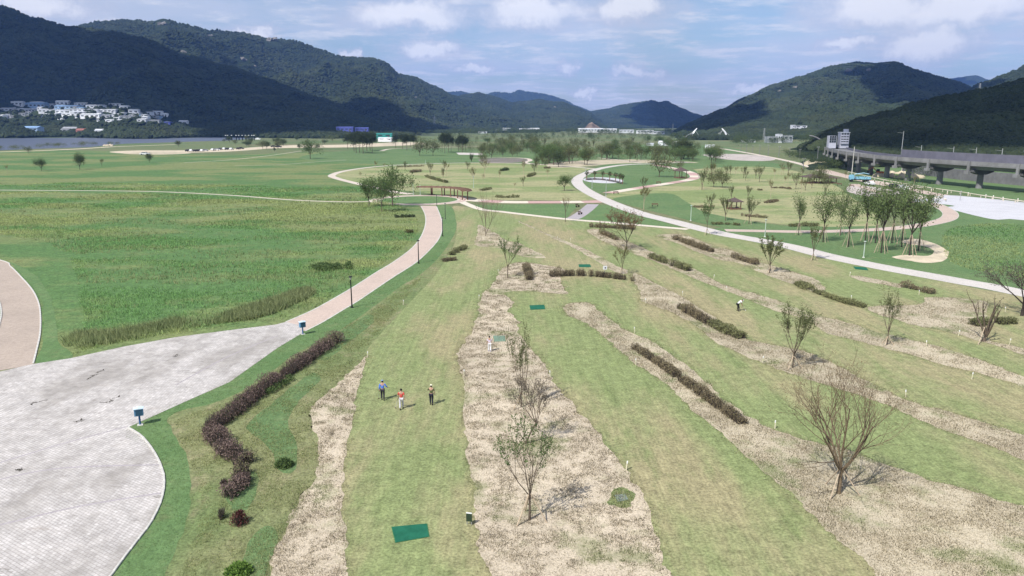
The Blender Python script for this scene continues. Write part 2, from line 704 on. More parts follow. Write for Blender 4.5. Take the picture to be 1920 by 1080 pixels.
def strip_mesh(name, left, right, z, m, parent=None):
    vs = [(p.x, p.y, z) for p in left] + [(p.x, p.y, z) for p in right]
    n = len(left)
    fs = [(i, i + 1, n + i + 1, n + i) for i in range(n - 1)]
    me = bpy.data.meshes.new(name)
    me.from_pydata(vs, [], fs)
    me.materials.append(m)
    me.update()
    if len(me.polygons) and me.polygons[0].normal.z < 0:
        me.flip_normals()
    o = link(name, me, parent)
    if parent is None:
        structure(o)
    return o


def offset(line, w):
    out = []
    n = len(line)
    for i, p in enumerate(line):
        d = (line[min(i + 1, n - 1)] - line[max(i - 1, 0)])
        d.z = 0
        d.normalize()
        out.append(p + Vector((-d.y, d.x, 0)) * w)
    return out


def ribbon(name, px, width, z, m, edging=None, world=None, parent=None, sub=8):
    c = catmull(px2w(px), False, sub) if world is None else world
    o = strip_mesh(name, offset(c, width / 2), offset(c, -width / 2), z, m, parent)
    if edging:
        for s in (1, -1):
            a, b = offset(c, s * (width / 2 + .12)), offset(c, s * (width / 2 - .02))
            strip_mesh('edging', a, b, z + .012, edging, o)
    return o, c


# the one sheet that reaches the horizon
bm = bmesh.new()
for x, y in ((-9000, -300), (9000, -300), (9000, 12500), (-9000, 12500)):
    bm.verts.new((x, y, 0))
bm.verts.ensure_lookup_table()
bm.faces.new(bm.verts)
me = bpy.data.meshes.new('ground')
bm.to_mesh(me)
bm.free()
me.materials.append(M_PLAIN)
structure(link('ground', me))

Z = .004
# meadow on the left
patch('meadow', [(-900, 1150), (-700, 420), (-500, 300), (0, 283), (210, 283), (420, 290), (620, 285), (760, 300), (880, 303), (860, 330), (760, 352),
                 (800, 400), (830, 440), (760, 520), (640, 590), (540, 640), (300, 760), (60, 900), (-300, 1150)], Z, M_MEADOW, 4)
# meadow on the right beyond the long path
patch('right_meadow', [(1340, 428), (1500, 424), (1690, 424), (1760, 384), (1900, 380), (2300, 420), (2300, 620), (1960, 566), (1800, 534), (1600, 496),
                       (1440, 462)], Z, M_LAWN, 4)
# golf course
patch('fairway', [(846, 388), (900, 392), (1010, 404), (1280, 426), (1440, 460), (1620, 498), (1830, 540), (2300, 640), (2700, 1000), (2500, 1180),
                  (1200, 1180), (480, 1180), (520, 1020), (590, 905), (575, 780), (640, 705), (688, 650), (760, 570), (820, 505), (852, 445)], 2 * Z, M_FAIR, 4)
patch('rough', [(800, 388), (846, 386), (856, 440), (826, 502), (764, 572), (694, 648), (686, 672), (640, 712), (580, 776), (596, 850), (590, 905), (540, 985),
                (506, 1060), (490, 1180), (100, 1180), (290, 960), (300, 870), (240, 800), (440, 705), (570, 618), (700, 540), (800, 465), (826, 420)],
      3 * Z, M_ROUGH, 4)
# lush verges along plaza and main path
VERGE = [(238, 800), (420, 718), (520, 651), (568, 622), (640, 582), (707, 539), (780, 491), (823, 446), (828, 415), (816, 387), (846, 387), (856, 420),
         (848, 447), (806, 500), (735, 548), (650, 612), (570, 655), (450, 735), (330, 775), (318, 800), (345, 850), (358, 910), (350, 980), (320, 1050), (280, 1130), (160, 1130),
         (208, 1078), (252, 1020), (300, 940), (307, 905), (290, 850)]
patch('plaza_verge', VERGE, 4 * Z, M_VERGE, 4, .25)
patch('path_verge', [(-10, 486), (20, 494), (42, 515), (64, 540), (78, 568), (82, 600), (80, 640), (68, 684), (135, 670), (110, 640), (105, 600), (96, 560), (70, 520), (30, 495)],
      4 * Z, M_VERGE, 4, .2)
# lawns by the promenade
patch('lawn', [(872, 384), (1086, 383), (1060, 412), (1000, 405), (910, 392)], 4 * Z, M_VERGE, 1, 0, False)
patch('lawn', [(1110, 384), (1142, 384), (1180, 398), (1250, 418), (1280, 427), (1160, 419), (1076, 413)], 4 * Z, M_VERGE, 1, 0, False)
patch('lawn', [(1150, 372), (1250, 362), (1290, 380), (1330, 400), (1480, 424), (1640, 424), (1640, 432), (1420, 430), (1340, 424), (1260, 405), (1200, 390)], 4 * Z, M_LAWN, 4)
patch('lawn', [(1075, 335), (1120, 313), (1190, 307), (1290, 316), (1306, 328), (1275, 338), (1200, 350), (1140, 358), (1110, 362)], 4 * Z, M_LAWN, 4)
# gentle pale lawns further back
patch('park_lawn', [(640, 338), (625, 328), (660, 319), (760, 310), (880, 306), (1010, 308), (1110, 316), (1066, 335), (1080, 355), (1120, 374), (990, 375),
                    (880, 374), (858, 372), (800, 362), (750, 356), (690, 345)], 2 * Z, M_FAIR2, 4)
patch('park_lawn', [(1140, 364), (1285, 342), (1318, 328), (1300, 318), (1400, 312), (1480, 318), (1560, 345), (1600, 372), (1640, 400), (1640, 424),
                    (1480, 422), (1340, 405), (1240, 395), (1180, 380)], 2 * Z, M_FAIR2, 4)
patch('back_lawn', [(560, 296), (640, 283), (760, 279), (900, 282), (1120, 288), (1330, 292), (1480, 312), (1300, 316), (1120, 311), (900, 305), (700, 308)], 1.5 * Z, M_LAWN, 4)
patch('dry_lawn', [(1028, 313), (1036, 305), (1110, 300), (1180, 299), (1250, 301), (1310, 305), (1240, 305.5), (1160, 306.5), (1110, 311), (1060, 314)], 2.2 * Z, M_DRY2, 4)
patch('far_lawn', [(1190, 272), (1280, 271), (1345, 274), (1400, 284), (1330, 290), (1200, 288)], 2.5 * Z, M_LAWN, 3)

# dry, tufted strips between the fairways ------------------------------------
DRY = {
    'a': [(688, 668), (673, 720), (660, 787), (650, 853), (642, 920), (643, 987), (650, 1053), (655, 1085), (668, 1150), (470, 1150), (507, 1080), (510, 1040), (527, 1003), (547, 967), (567, 933),
          (587, 900), (597, 867), (597, 830), (587, 797), (580, 773), (603, 747), (633, 720), (670, 685)],
    'b': [(967, 493), (940, 507), (923, 533), (900, 560), (897, 587), (887, 617), (867, 647), (860, 667), (863, 693), (871, 720), (873, 803), (880, 863), (888, 907), (892, 953), (895, 1003),
          (897, 1040), (917, 1077), (940, 1150), (1290, 1150), (1257, 1080), (1247, 1057), (1230, 1013), (1218, 967), (1203, 927), (1180, 893), (1150, 850), (1117, 810), (1073, 757), (1037, 718), (1017, 680),
          (990, 648), (973, 623), (968, 597), (952, 583), (962, 569), (948, 548), (1007, 547), (1062, 552), (1054, 537), (1050, 522), (1057, 505), (1007, 495)],
    'c': [(898, 422), (895, 440), (892, 460), (923, 463), (945, 468), (977, 480), (1023, 483), (990, 464), (970, 455), (947, 450), (930, 438), (912, 428)],
    'd': [(1060, 573), (1102, 567), (1123, 582), (1153, 605), (1187, 625), (1227, 643), (1280, 680), (1320, 715), (1337, 730), (1397, 777), (1453, 805), (1513, 827), (1580, 842), (1680, 877), (1747, 900),
          (1813, 920), (1880, 940), (1930, 956), (2150, 1010), (2100, 1160), (1740, 1160), (1650, 1080), (1630, 1057), (1580, 1017), (1527, 970), (1480, 923), (1413, 870), (1347, 810), (1280, 752), (1240, 713), (1190, 680),
          (1157, 653), (1117, 617), (1100, 605), (1068, 593)],
    'e': [(1187, 512), (1207, 520), (1240, 537), (1280, 557), (1330, 590), (1393, 634), (1427, 643), (1467, 650), (1513, 660), (1563, 683), (1620, 712), (1660, 733), (1697, 750), (1780, 773), (1847, 793), (1925, 818),
          (2100, 870), (2100, 920), (1920, 863), (1847, 833), (1780, 810), (1713, 783), (1673, 763), (1600, 738), (1520, 713), (1493, 703), (1457, 693), (1420, 677), (1380, 660), (1347, 643), (1313, 617), (1273, 593), (1240, 578),
          (1210, 568), (1200, 560), (1201, 547), (1190, 530)],
    'f': [(1100, 433), (1125, 430), (1160, 446), (1185, 456), (1217, 470), (1250, 485), (1280, 495), (1313, 510), (1347, 530), (1413, 550), (1467, 567), (1530, 590), (1580, 603), (1647, 623), (1680, 630), (1747, 647), (1813, 667), (1863, 685),
          (1925, 708), (2080, 750), (2080, 790), (1930, 730), (1897, 718), (1847, 703), (1780, 687), (1713, 667), (1647, 650), (1613, 640), (1547, 623), (1513, 600), (1447, 580), (1390, 557), (1347, 540), (1280, 513), (1227, 490),
          (1173, 470), (1133, 453)],
    'g': [(1233, 442), (1280, 440), (1330, 458), (1373, 470), (1420, 490), (1463, 503), (1497, 513), (1527, 523), (1545, 540), (1533, 550), (1500, 537), (1467, 527), (1423, 510), (1383, 493), (1347, 487), (1313, 475), (1280, 460)],
    'h': [(1627, 577), (1663, 573), (1728, 570), (1738, 558), (1813, 560), (1850, 568), (1848, 600), (1850, 625), (1860, 640), (1925, 655), (2050, 690), (2050, 705), (1920, 665), (1863, 647), (1827, 637), (1780, 623), (1713, 610), (1680, 598), (1647, 590)],
    'i': [(970, 415), (990, 422), (1020, 436), (1057, 450), (1107, 472), (1150, 495), (1176, 508), (1160, 512), (1107, 483), (1073, 463), (1040, 448), (1007, 432)],
    'k': [(1593, 517), (1620, 519), (1660, 527), (1692, 535), (1690, 540), (1650, 533), (1615, 527)],
}
DRYW = {}
for i, (k, px) in enumerate(DRY.items()):
    _, DRYW[k] = patch('dry_grass_strip', px, 5 * Z + .0007 * i, M_DRY if k in 'ab' else M_DRY2, 9, .34)
patch('bare_patch', [(1690, 452), (1720, 448), (1755, 458), (1778, 472), (1770, 488), (1735, 493), (1700, 488), (1672, 482), (1700, 478), (1740, 480), (1752, 472), (1735, 462), (1705, 458)], 5 * Z, M_SAND, 4, .3)
patch('bare_patch', [(520, 770), (560, 745), (580, 770), (590, 830), (580, 890), (548, 950), (520, 990), (480, 985), (500, 940), (530, 900), (556, 850), (548, 800)], 5 * Z, M_ROUGH, 4, .5)

for k_, px_ in enumerate(([(462, 800), (500, 765), (545, 728), (585, 700), (600, 712), (560, 752), (540, 790), (556, 840), (548, 885), (520, 880), (508, 845), (486, 822)],
                          [(425, 915), (470, 885), (486, 905), (470, 945), (448, 962), (432, 950)], [(470, 1010), (505, 985), (520, 1010), (505, 1060), (480, 1100), (440, 1110), (452, 1060)],
                          [(590, 660), (640, 620), (690, 590), (700, 604), (650, 645), (610, 676)])):
    patch('lush_patch', px_, 5.2 * Z + .0006 * k_, M_LAWN, 5, .16)
# paved plaza, kerb stones, paths ---------------------------------------------
PLAZA_R = [(568, 624), (520, 653), (430, 717), (333, 760), (240, 802)]
KERB_PX = [(240, 802), (267, 820), (290, 850), (304, 880), (308, 907), (302, 940), (283, 980), (253, 1020), (230, 1050), (208, 1080), (160, 1140)]
plaza_pts = px2w([(-700, 830), (-200, 735), (0, 697), (62, 683), (133, 672), (233, 650), (333, 632), (450, 617), (517, 609), (536, 604), (572, 612)])
plaza_pts += px2w(PLAZA_R[:-1])
kerb_line = catmull(px2w(KERB_PX), False, 10)
plaza_pts += kerb_line + px2w([(-700, 1180)])
plaza = fill('plaza', plaza_pts, 7 * Z, M_PAVE)
# darker drain courses set into the paving
for seg in ([(0, 868), (120, 832), (240, 800)], [(330, 722), (430, 668), (520, 630)], [(-60, 915), (100, 880), (300, 872)], [(0, 985), (150, 950), (302, 925)]):
    ribbon('drain_course', seg, .16, 7 * Z + .004, M_LILAC, parent=plaza)


def lay_stones(line, name, parent, length, w, h, m, gap=.012, side=1.0, top=None):
    """individual kerb stones along a world polyline"""
    mb = MB()
    b = .012
    x, y, z = length / 2 - gap / 2, w / 2, h
    vs = [(-x, -y, -.05), (x, -y, -.05), (x, y, -.05), (-x, y, -.05), (-x, -y, z - b), (x, -y, z - b), (x, y, z - b), (-x, y, z - b),
          (-x + b, -y + b, z), (x - b, -y + b, z), (x - b, y - b, z), (-x + b, y - b, z)]
    fs = [(0, 1, 5, 4), (1, 2, 6, 5), (2, 3, 7, 6), (3, 0, 4, 7), (4, 5, 9, 8), (5, 6, 10, 9), (6, 7, 11, 10), (7, 4, 8, 11), (8, 9, 10, 11)]
    mb.add(vs, fs)
    me = mb.mesh(name, m)
    acc = 0
    i = 0
    rr = random.Random(5)
    p = line[0].copy()
    d_next = length / 2
    seglen = [(line[k + 1] - line[k]).length for k in range(len(line) - 1)]
    tot = sum(seglen)
    s = length / 2
    while s < tot:
        q = s
        k = 0
        while k < len(seglen) - 1 and q > seglen[k]:
            q -= seglen[k]
            k += 1
        d = (line[k + 1] - line[k]).normalized()
        pos = line[k] + d * q
        o = link(name, me, parent, (pos.x, pos.y, rr.uniform(-.008, .008)))
        o.rotation_euler = (0, 0, math.atan2(d.y, d.x) + rr.uniform(-.012, .012))
        s += length


lay_stones(kerb_line, 'kerb_stone', plaza, 1.0, .13, .10, M_KERB, .03)
# left path
LP_OUT = [(-260, 455), (-120, 462), (0, 488), (20, 500), (40, 520), (60, 543), (72, 567), (76, 593), (75, 627), (68, 660), (62, 684)]
LP_IN = [(-420, 500), (-200, 505), (-70, 522), (-30, 540), (-12, 552), (-2, 565), (2, 580), (1, 600), (-10, 630), (-40, 660), (-95, 712)]
lo_, li_ = catmull(px2w(LP_OUT), False, 8), catmull(px2w(LP_IN), False, 8)
lp = strip_mesh('brick_path', lo_, li_, 6 * Z, M_BROWN)
lay_stones(lo_, 'kerb_stone', lp, 1.2, .16, .10, M_KERB)
lay_stones(li_, 'kerb_stone', lp, 1.2, .16, .10, M_KERB)
# main curved path
MP_L = [(536, 604), (590, 580), (640, 552), (673, 532), (707, 510), (740, 490), (773, 465), (790, 443), (798, 420), (797, 402), (789, 386)]
MP_R = [(572, 621), (605, 604), (640, 583), (673, 563), (707, 540), (740, 518), (780, 492), (807, 467), (823, 447), (829, 427), (827, 410), (818, 386)]
mpl, mpr = catmull(px2w(MP_L), False, 9), catmull(px2w(MP_R), False, 9)
k_ = min(len(mpl), len(mpr))
rs = lambda a: [a[int(round(i * (len(a) - 1) / (k_ - 1)))] for i in range(k_)]
mpl, mpr = rs(mpl), rs(mpr)
mp = strip_mesh('main_path', mpl, mpr, 6 * Z, M_PINK)
strip_mesh('edging', offset(mpl, .12), offset(mpl, -.08), 6 * Z + .012, M_KERB, mp)
strip_mesh('edging', offset(mpr, .08), offset(mpr, -.12), 6 * Z + .012, M_KERB, mp)
# roundabout
RC = (P(787, 366.5) + P(787, 384)) / 2
RI, RO = 11.5, 15.2


def circle(c, r, n=64, sx=1.0):
    return [c + Vector((math.cos(2 * math.pi * i / n) * r * sx, math.sin(2 * math.pi * i / n) * r, 0)) for i in range(n)]


ring = fill('round_path', circle(RC, RO), 6 * Z + .002, M_TAN)
for a, b in ((13.4, 14.0), (12.3, 12.7)):
    c1, c2 = circle(RC, b), circle(RC, a)
    strip_mesh('paver_band', c1 + c1[:1], c2 + c2[:1], 6 * Z + .008, M_ROSE, ring)
fill('round_lawn', circle(RC, RI), 8 * Z, M_VERGE)
ribbon('kerb_ring', None, .22, 8 * Z + .02, M_KERB, None, circle(RC, RI) + circle(RC, RI)[:1])
# path network
ribbon('grey_path', [(1290, 304), (1227, 307), (1173, 309), (1125, 316), (1095, 327), (1082, 338), (1090, 351), (1115, 366), (1150, 382), (1200, 400),
                     (1260, 415), (1347, 437), (1413, 449), (1480, 462), (1547, 479), (1613, 493), (1680, 506), (1747, 518), (1813, 530), (1870, 540), (2000, 567)],
       4.3, 6 * Z, M_GREYP, M_KERB)
ribbon('tan_path', [(862, 377), (900, 392), (940, 397), (1007, 405), (1073, 412), (1140, 417), (1207, 423), (1290, 430)], 2.2, 5.8 * Z, M_CREAM, M_KERB)
prom, pc = ribbon('promenade', [(860, 373), (940, 378.5), (1020, 379), (1100, 378.5), (1135, 377)], 6.5, 5.6 * Z, M_ROSE)
for a, b in ((0.04, .18), (.27, .42), (.62, .74)):
    n_ = len(pc) - 1
    sub_ = pc[int(a * n_):int(b * n_) + 1]
    ribbon('cream_paving', None, 6.4, 5.6 * Z + .004, M_CREAM, None, sub_, prom)
ribbon('lilac_path', [(1112, 383), (1098, 395), (1082, 406), (1068, 412)], 3.4, 5.5 * Z, M_LILAC)
rp, rc_ = ribbon('ring_path', [(1140, 362), (1207, 351), (1262, 342.5), (1295, 336.5), (1303, 330), (1290, 322), (1260, 315), (1227, 309)], 4.2, 5.7 * Z, M_ROSE, M_KERB)
n_ = len(rc_) - 1
for i in range(6):
    sub_ = rc_[int((.04 + .16 * i) * n_):int((.11 + .16 * i) * n_) + 1]
    if len(sub_) > 1:
        ribbon('cream_paving', None, 4.1, 5.7 * Z + .004, M_CREAM, None, sub_, rp)
ribbon('loop_path', [(770, 364), (740, 360), (690, 349), (652, 340), (630, 334), (622, 329), (640, 322), (675, 316), (717, 311.5), (767, 308.5), (867, 305.5), (960, 306), (1050, 311), (1120, 317)],
       3.0, 5.8 * Z, M_TAN, M_KERB)
ribbon('tan_path', [(1360, 432), (1413, 433), (1513, 434.5), (1613, 432), (1690, 427), (1740, 420), (1775, 411), (1782, 401), (1770, 391), (1745, 381), (1700, 377), (1600, 345)], 3.4, 5.8 * Z, M_PINK, M_KERB)
TRAIL = [(-40, 356), (70, 357), (170, 357.5), (300, 359.5), (430, 366), (550, 375), (650, 378.5), (700, 377)]
ribbon('meadow_trail', TRAIL, 1.4, 3 * Z, M_TAN)
ribbon('meadow_trail', [(345, 305), (400, 302), (450, 298), (510, 291), (565, 283)], 1.3, 3 * Z, M_TAN)
ribbon('meadow_trail', [(440, 310.5), (520, 309), (600, 303), (650, 300)], .9, 3 * Z, M_TAN)
ribbon('gravel_road', [(1330, 275), (1380, 283), (1430, 292), (1500, 307), (1560, 326), (1640, 340), (1720, 352)], 4.5, 4 * Z, M_TAN)
ribbon('service_road', [(1540, 318), (1600, 334), (1680, 350), (1740, 362), (1800, 372)], 6, 4.4 * Z, M_PINK)
ribbon('river_road', [(-300, 293), (0, 285), (120, 280.5), (190, 276.5), (215, 275), (330, 271)], 9, 4 * Z, M_SAND)
patch('sand_lot', [(205, 284.5), (260, 282), (330, 282), (420, 280), (520, 273), (560, 272), (650, 271), (760, 266), (800, 270), (700, 275), (600, 277), (520, 278), (430, 284), (330, 286.5), (240, 288)], 4.2 * Z, M_SAND, 3)
patch('sand_lot', [(230, 288), (300, 290), (360, 287), (300, 284.5)], 4.5 * Z, M_DRY2, 3)
M_RUBBLE = dry_mat('rubble_ground', (.48, .43, .40), (.22, .20, .18), (.3, .28, .24), .35)
M_BED = dry_mat('garden_bed_earth', (.20, .18, .16), (.12, .11, .10), (.12, .14, .07), .5)
patch('viaduct_bank', [(1590, 326), (1640, 318), (1720, 314), (1900, 322), (2200, 352), (2200, 420), (1930, 378), (1800, 362), (1700, 347)], 3.6 * Z, M_LAWN, 3)
patch('rubble_lot', [(1318, 291), (1340, 288.5), (1400, 289.5), (1445, 295), (1452, 300), (1420, 302), (1360, 299)], 4.5 * Z, M_RUBBLE, 3)
patch('concrete_apron', [(1700, 376), (1740, 372), (1775, 366), (1850, 372), (1930, 381), (2300, 430), (2300, 470), (1930, 414), (1870, 412), (1836, 406), (1800, 397), (1772, 389), (1790, 386), (1750, 381)], 5 * Z, M_WHITEP, 3)
patch('stone_lot', [(1600, 347), (1680, 357), (1730, 367), (1740, 374), (1700, 380), (1650, 372), (1590, 360)], 4.7 * Z, M_RUBBLE, 3)
patch('grey_terrace', [(855, 286), (905, 287), (905, 291), (860, 290)], 4.5 * Z, M_GREYP, 1, 0, False)
patch('grey_terrace', [(905, 297), (985, 297), (990, 303), (930, 306), (900, 303)], 4.5 * Z, M_BED, 2)
ribbon('tan_path', [(885, 296), (940, 295), (985, 297), (994, 301), (985, 305), (1020, 309)], 3, 5 * Z, M_TAN)
ribbon('tan_path', [(715, 283), (735, 279), (800, 277), (900, 275)], 4, 4 * Z, M_TAN)
ribbon('tan_path', [(1120, 296), (1160, 300), (1200, 306)], 3, 4 * Z, M_TAN)
court = fill('court', circle((P(1135, 335) + P(1135, 352.5)) / 2, 1.0, 48, 1.0), 6 * Z, M_WHITEP)
_cc = (P(1135, 336) + P(1135, 352)) / 2
court.location = (_cc.x, _cc.y, 0)
for v in court.data.vertices:
    t_ = v.co - Vector((_cc.x, _cc.y, 0))
    v.co = Vector((t_.x * 8.0, t_.y * 16.0, 6 * Z + .006))

# river
t = NT('river_water')
v_ = t.coord((1, 1, 1))
t.b.inputs['Specular IOR Level'].default_value = .5
n1_ = t.noise(v_, .25, 4)
t.bump(n1_, .12, .3)
M_WATER = t.done((.10, .115, .16), .3)
rv = fill('river', px2w([(-1500, 296), (-300, 288), (0, 282), (83, 278.5), (167, 276), (192, 273.5), (233, 269.5), (317, 267), (353, 265.5), (420, 264), (487, 259), (537, 254.8), (640, 252.5), (720, 251.3),
                         (720, 249.7), (640, 250.3), (487, 251.5), (420, 254.3), (370, 256.2), (317, 256.8), (233, 257.3), (67, 258.8), (0, 259.5), (-300, 262), (-1500, 266)]), .05, M_WATER)

# ================================================================== hills
def forest_ground():
    t = NT('forest_hillside')
    v = t.coord()
    n1 = t.noise(v, .0035, 6, .6)
    n2 = t.noise(v, .03, 6, .7)
    n3 = t.noise(v, .12, 4, .7)
    col = t.mix(t.ramp(n1, .35, .65), (.024, .040, .018), (.038, .056, .022))
    col = t.mix(t.ramp(n2, .35, .7), col, (.012, .022, .012))
    t.bump(t.math('ADD', n2, n3), .9, 6.0)
    return t.done(col, .95)


M_FOREST = forest_ground()


def crown_mat():
    t = NT('forest_crowns')
    oi = t.new('ShaderNodeObjectInfo')
    v = t.coord()
    n = t.noise(v, .9, 3, .7)
    col = t.mix(oi.outputs['Random'], (.021, .033, .017), (.033, .046, .021))
    col = t.mix(t.ramp(n, .35, .7, 0, .5), col, (.020, .034, .015))
    n_l = t.noise(oi.outputs['Location'], .006, 5, .65)
    col = t.mix(t.ramp(n_l, .46, .66, 0, .8), col, (.042, .054, .025))
    n_m = t.noise(oi.outputs['Location'], .02, 4, .65)
    col = t.mix(1.0, col, t.ramp(n_m, .3, .7, .72, 1.28), 'MULTIPLY')
    return t.done(col, .9)


M_CROWN = crown_mat()
HILLS = {}


def interp(pts, x):
    if x <= pts[0][0]:
        return pts[0][1]
    for (x0, y0), (x1, y1) in zip(pts, pts[1:]):
        if x <= x1:
            t = (x - x0) / (x1 - x0)
            t = t * t * (3 - 2 * t) * .5 + t * .5
            return y0 + (y1 - y0) * t
    return pts[-1][1]


def hill(name, sil, dr, df, nu, nv, seed, spur=.22, rough=4.0, m=None, foot=1.5, bump_px=1.0):
    x0, x1 = sil[0][0], sil[-1][0]
    vs, fs = [], []
    nb = nv // 3
    for i in range(nu + 1):
        x = x0 + (x1 - x0) * i / nu
        ys = interp(sil, x) + bump_px * (noise.fractal(Vector((x * .045, seed, 0)), 1.0, 2.0, 4)) * 1.3
        Yr = dr * (1 + .10 * noise.noise(Vector((x * .004, seed * 2.1, 0))))
        Yf = df * (1 + .10 * noise.noise(Vector((x * .006, seed * 3.3, 5))))
        rd = at_depth(x, ys, Yr)
        slope = (rd.z - CAMZ) / Yr
        ux = rd.x / Yr
        Zr = max(rd.z, .5)
        for j in range(nv + nb + 1):
            if j <= nv:
                v = j / nv
                Y = Yf + (Yr - Yf) * v
                S = .25 * v + .75 * (v ** foot)
                p = Vector((ux * Y, Y, 0))
                q = p * (1 / (.22 * dr)) + Vector((seed * 5.1, seed * 2.3, 0))
                rg = noise.ridged_multi_fractal(q * 1.4, .9, 2.1, 5, 1.0, 2.0) - 1.1
                env = min(1.0, v * 3) * min(1.0, (1 - v) * 4)
                z = Zr * S + Zr * spur * rg * env * .5
                z += rough * env * noise.fractal(p * .02, 1.0, 2.0, 4)
                lim = CAMZ + slope * Y * (.985 if slope > 0 else 1.0) - (1 - v) * 2.0
                if v < .999:
                    z = min(z, lim + 0.0)
                z -= max(0.0, 6.0 - Zr) * .55
                z = max(z, -1.5)
                if v == 0:
                    z = -1.5
            else:
                k = (j - nv) / nb
                Y = Yr + (Yr - Yf) * .6 * k
                z = Zr * (1 - k) ** 1.2 - 2 * k
            vs.append((ux * Y, Y, z))
    w = nv + nb + 1
    for i in range(nu):
        for j in range(w - 1):
            a = i * w + j
            fs.append((a, a + w, a + w + 1, a + 1))
    me = bpy.data.meshes.new(name)
    me.from_pydata(vs, [], fs)
    me.materials.append(m or M_FOREST)
    me.polygons.foreach_set('use_smooth', [True] * len(me.polygons))
    me.update()
    o = structure(link(name, me))
    HILLS[len(HILLS)] = dict(o=o, vs=vs, nv=nv, nu=nu, w=w, bvh=BVHTree.FromPolygons(vs, fs))
    return o


H_L1 = [(-420, -90), (-200, -45), (0, 10), (60, 32), (130, 50), (180, 55), (270, 70), (330, 96), (420, 122), (500, 147), (600, 184), (680, 216), (740, 238), (790, 247)]
H_L2 = [(60, 75), (135, 51), (180, 41), (230, 37), (285, 40), (308, 35), (340, 45), (390, 56), (440, 60), (500, 70), (560, 78), (600, 93), (640, 107), (700, 109), (722, 118), (750, 140),
        (770, 143), (810, 160), (850, 180), (900, 198), (950, 212), (1000, 227), (1040, 238), (1080, 246)]
H_C = [(780, 205), (845, 186), (873, 178), (897, 175), (920, 180), (960, 193), (1007, 188), (1057, 193), (1075, 200), (1103, 210), (1120, 223), (1140, 240), (1160, 246)]
H_F = [(800, 190), (843, 173), (860, 171), (883, 176), (913, 178), (927, 173), (960, 175), (973, 169), (993, 173), (1023, 177), (1057, 187), (1083, 200), (1107, 209), (1160, 225), (1200, 240)]
H_R5 = [(1060, 225), (1107, 210), (1140, 205), (1167, 197), (1200, 193), (1220, 189), (1237, 193), (1250, 190), (1263, 197), (1280, 205), (1300, 213), (1323, 220), (1370, 232), (1400, 242)]
H_R6 = [(1262, 246), (1300, 230), (1325, 218), (1350, 208), (1400, 183), (1450, 160), (1500, 145), (1560, 125), (1600, 118), (1640, 120), (1680, 117), (1710, 130), (1760, 145), (1800, 156), (1860, 190), (1920, 225)]
H_R7 = [(1740, 165), (1780, 147), (1830, 141), (1853, 149), (1900, 160), (1980, 190)]
H_R8 = [(1780, 190), (1847, 155), (1880, 143), (1907, 132), (1920, 125), (2050, 95), (2200, 85), (2400, 110)]
H_R9 = [(1482, 281), (1515, 270), (1545, 252), (1580, 237), (1613, 227), (1663, 213), (1713, 197), (1780, 182), (1847, 170), (1920, 152), (2100, 125), (2400, 110), (2700, 130)]
hill('hill', H_F, 7400, 5600, 220, 30, 4.0, .2, 6, bump_px=.8)
hill('hill', H_R5, 5200, 3600, 220, 50, 5.0, .22, 8, bump_px=.8)
hill('hill', H_C, 4200, 2300, 240, 60, 3.0, .25, 8)
hill('hill', H_L2, 3500, 1900, 420, 90, 2.0, .42, 10, bump_px=1.2)
hill('hill', H_L1, 2350, 1180, 420, 110, 1.0, .34, 8, foot=1.35, bump_px=1.0)
hill('hill', H_R7, 6500, 5200, 100, 20, 7.0, .15, 6, bump_px=.8)
hill('hill', H_R6, 2600, 1050, 400, 110, 6.0, .42, 10, bump_px=1.2)
hill('hill', H_R8, 1900, 1100, 160, 50, 8.0, .2, 8)
hill('hill', H_R9, 640, 372, 300, 90, 9.0, .25, 3.5, foot=1.2, bump_px=2.2)
# quarried knoll behind the white factory
hill('quarry_knoll', [(1086, 247), (1096, 240), (1105, 231), (1110, 229), (1117, 234), (1130, 242), (1138, 247)], 1980, 1890, 60, 20, 11.0, .1, 1, mat('quarry_earth', (.20, .155, .125), .95, .45, .03, .4), 1.0, .8)


def cast(x, y):
    """where the sight line through a photo pixel meets a hill or the plain"""
    d = ray(x, y).normalized()
    best = None
    o = Vector((0, 0, CAMZ))
    for h in HILLS.values():
        loc, nrm, idx, dist = h['bvh'].ray_cast(o, d)
        if loc is not None and (best is None or dist < best[1]):
            best = (loc, dist)
    if d.z < 0:
        t = CAMZ / -d.z
        if best is None or t < best[1]:
            best = (o + d * t, t)
    return best[0] if best else None


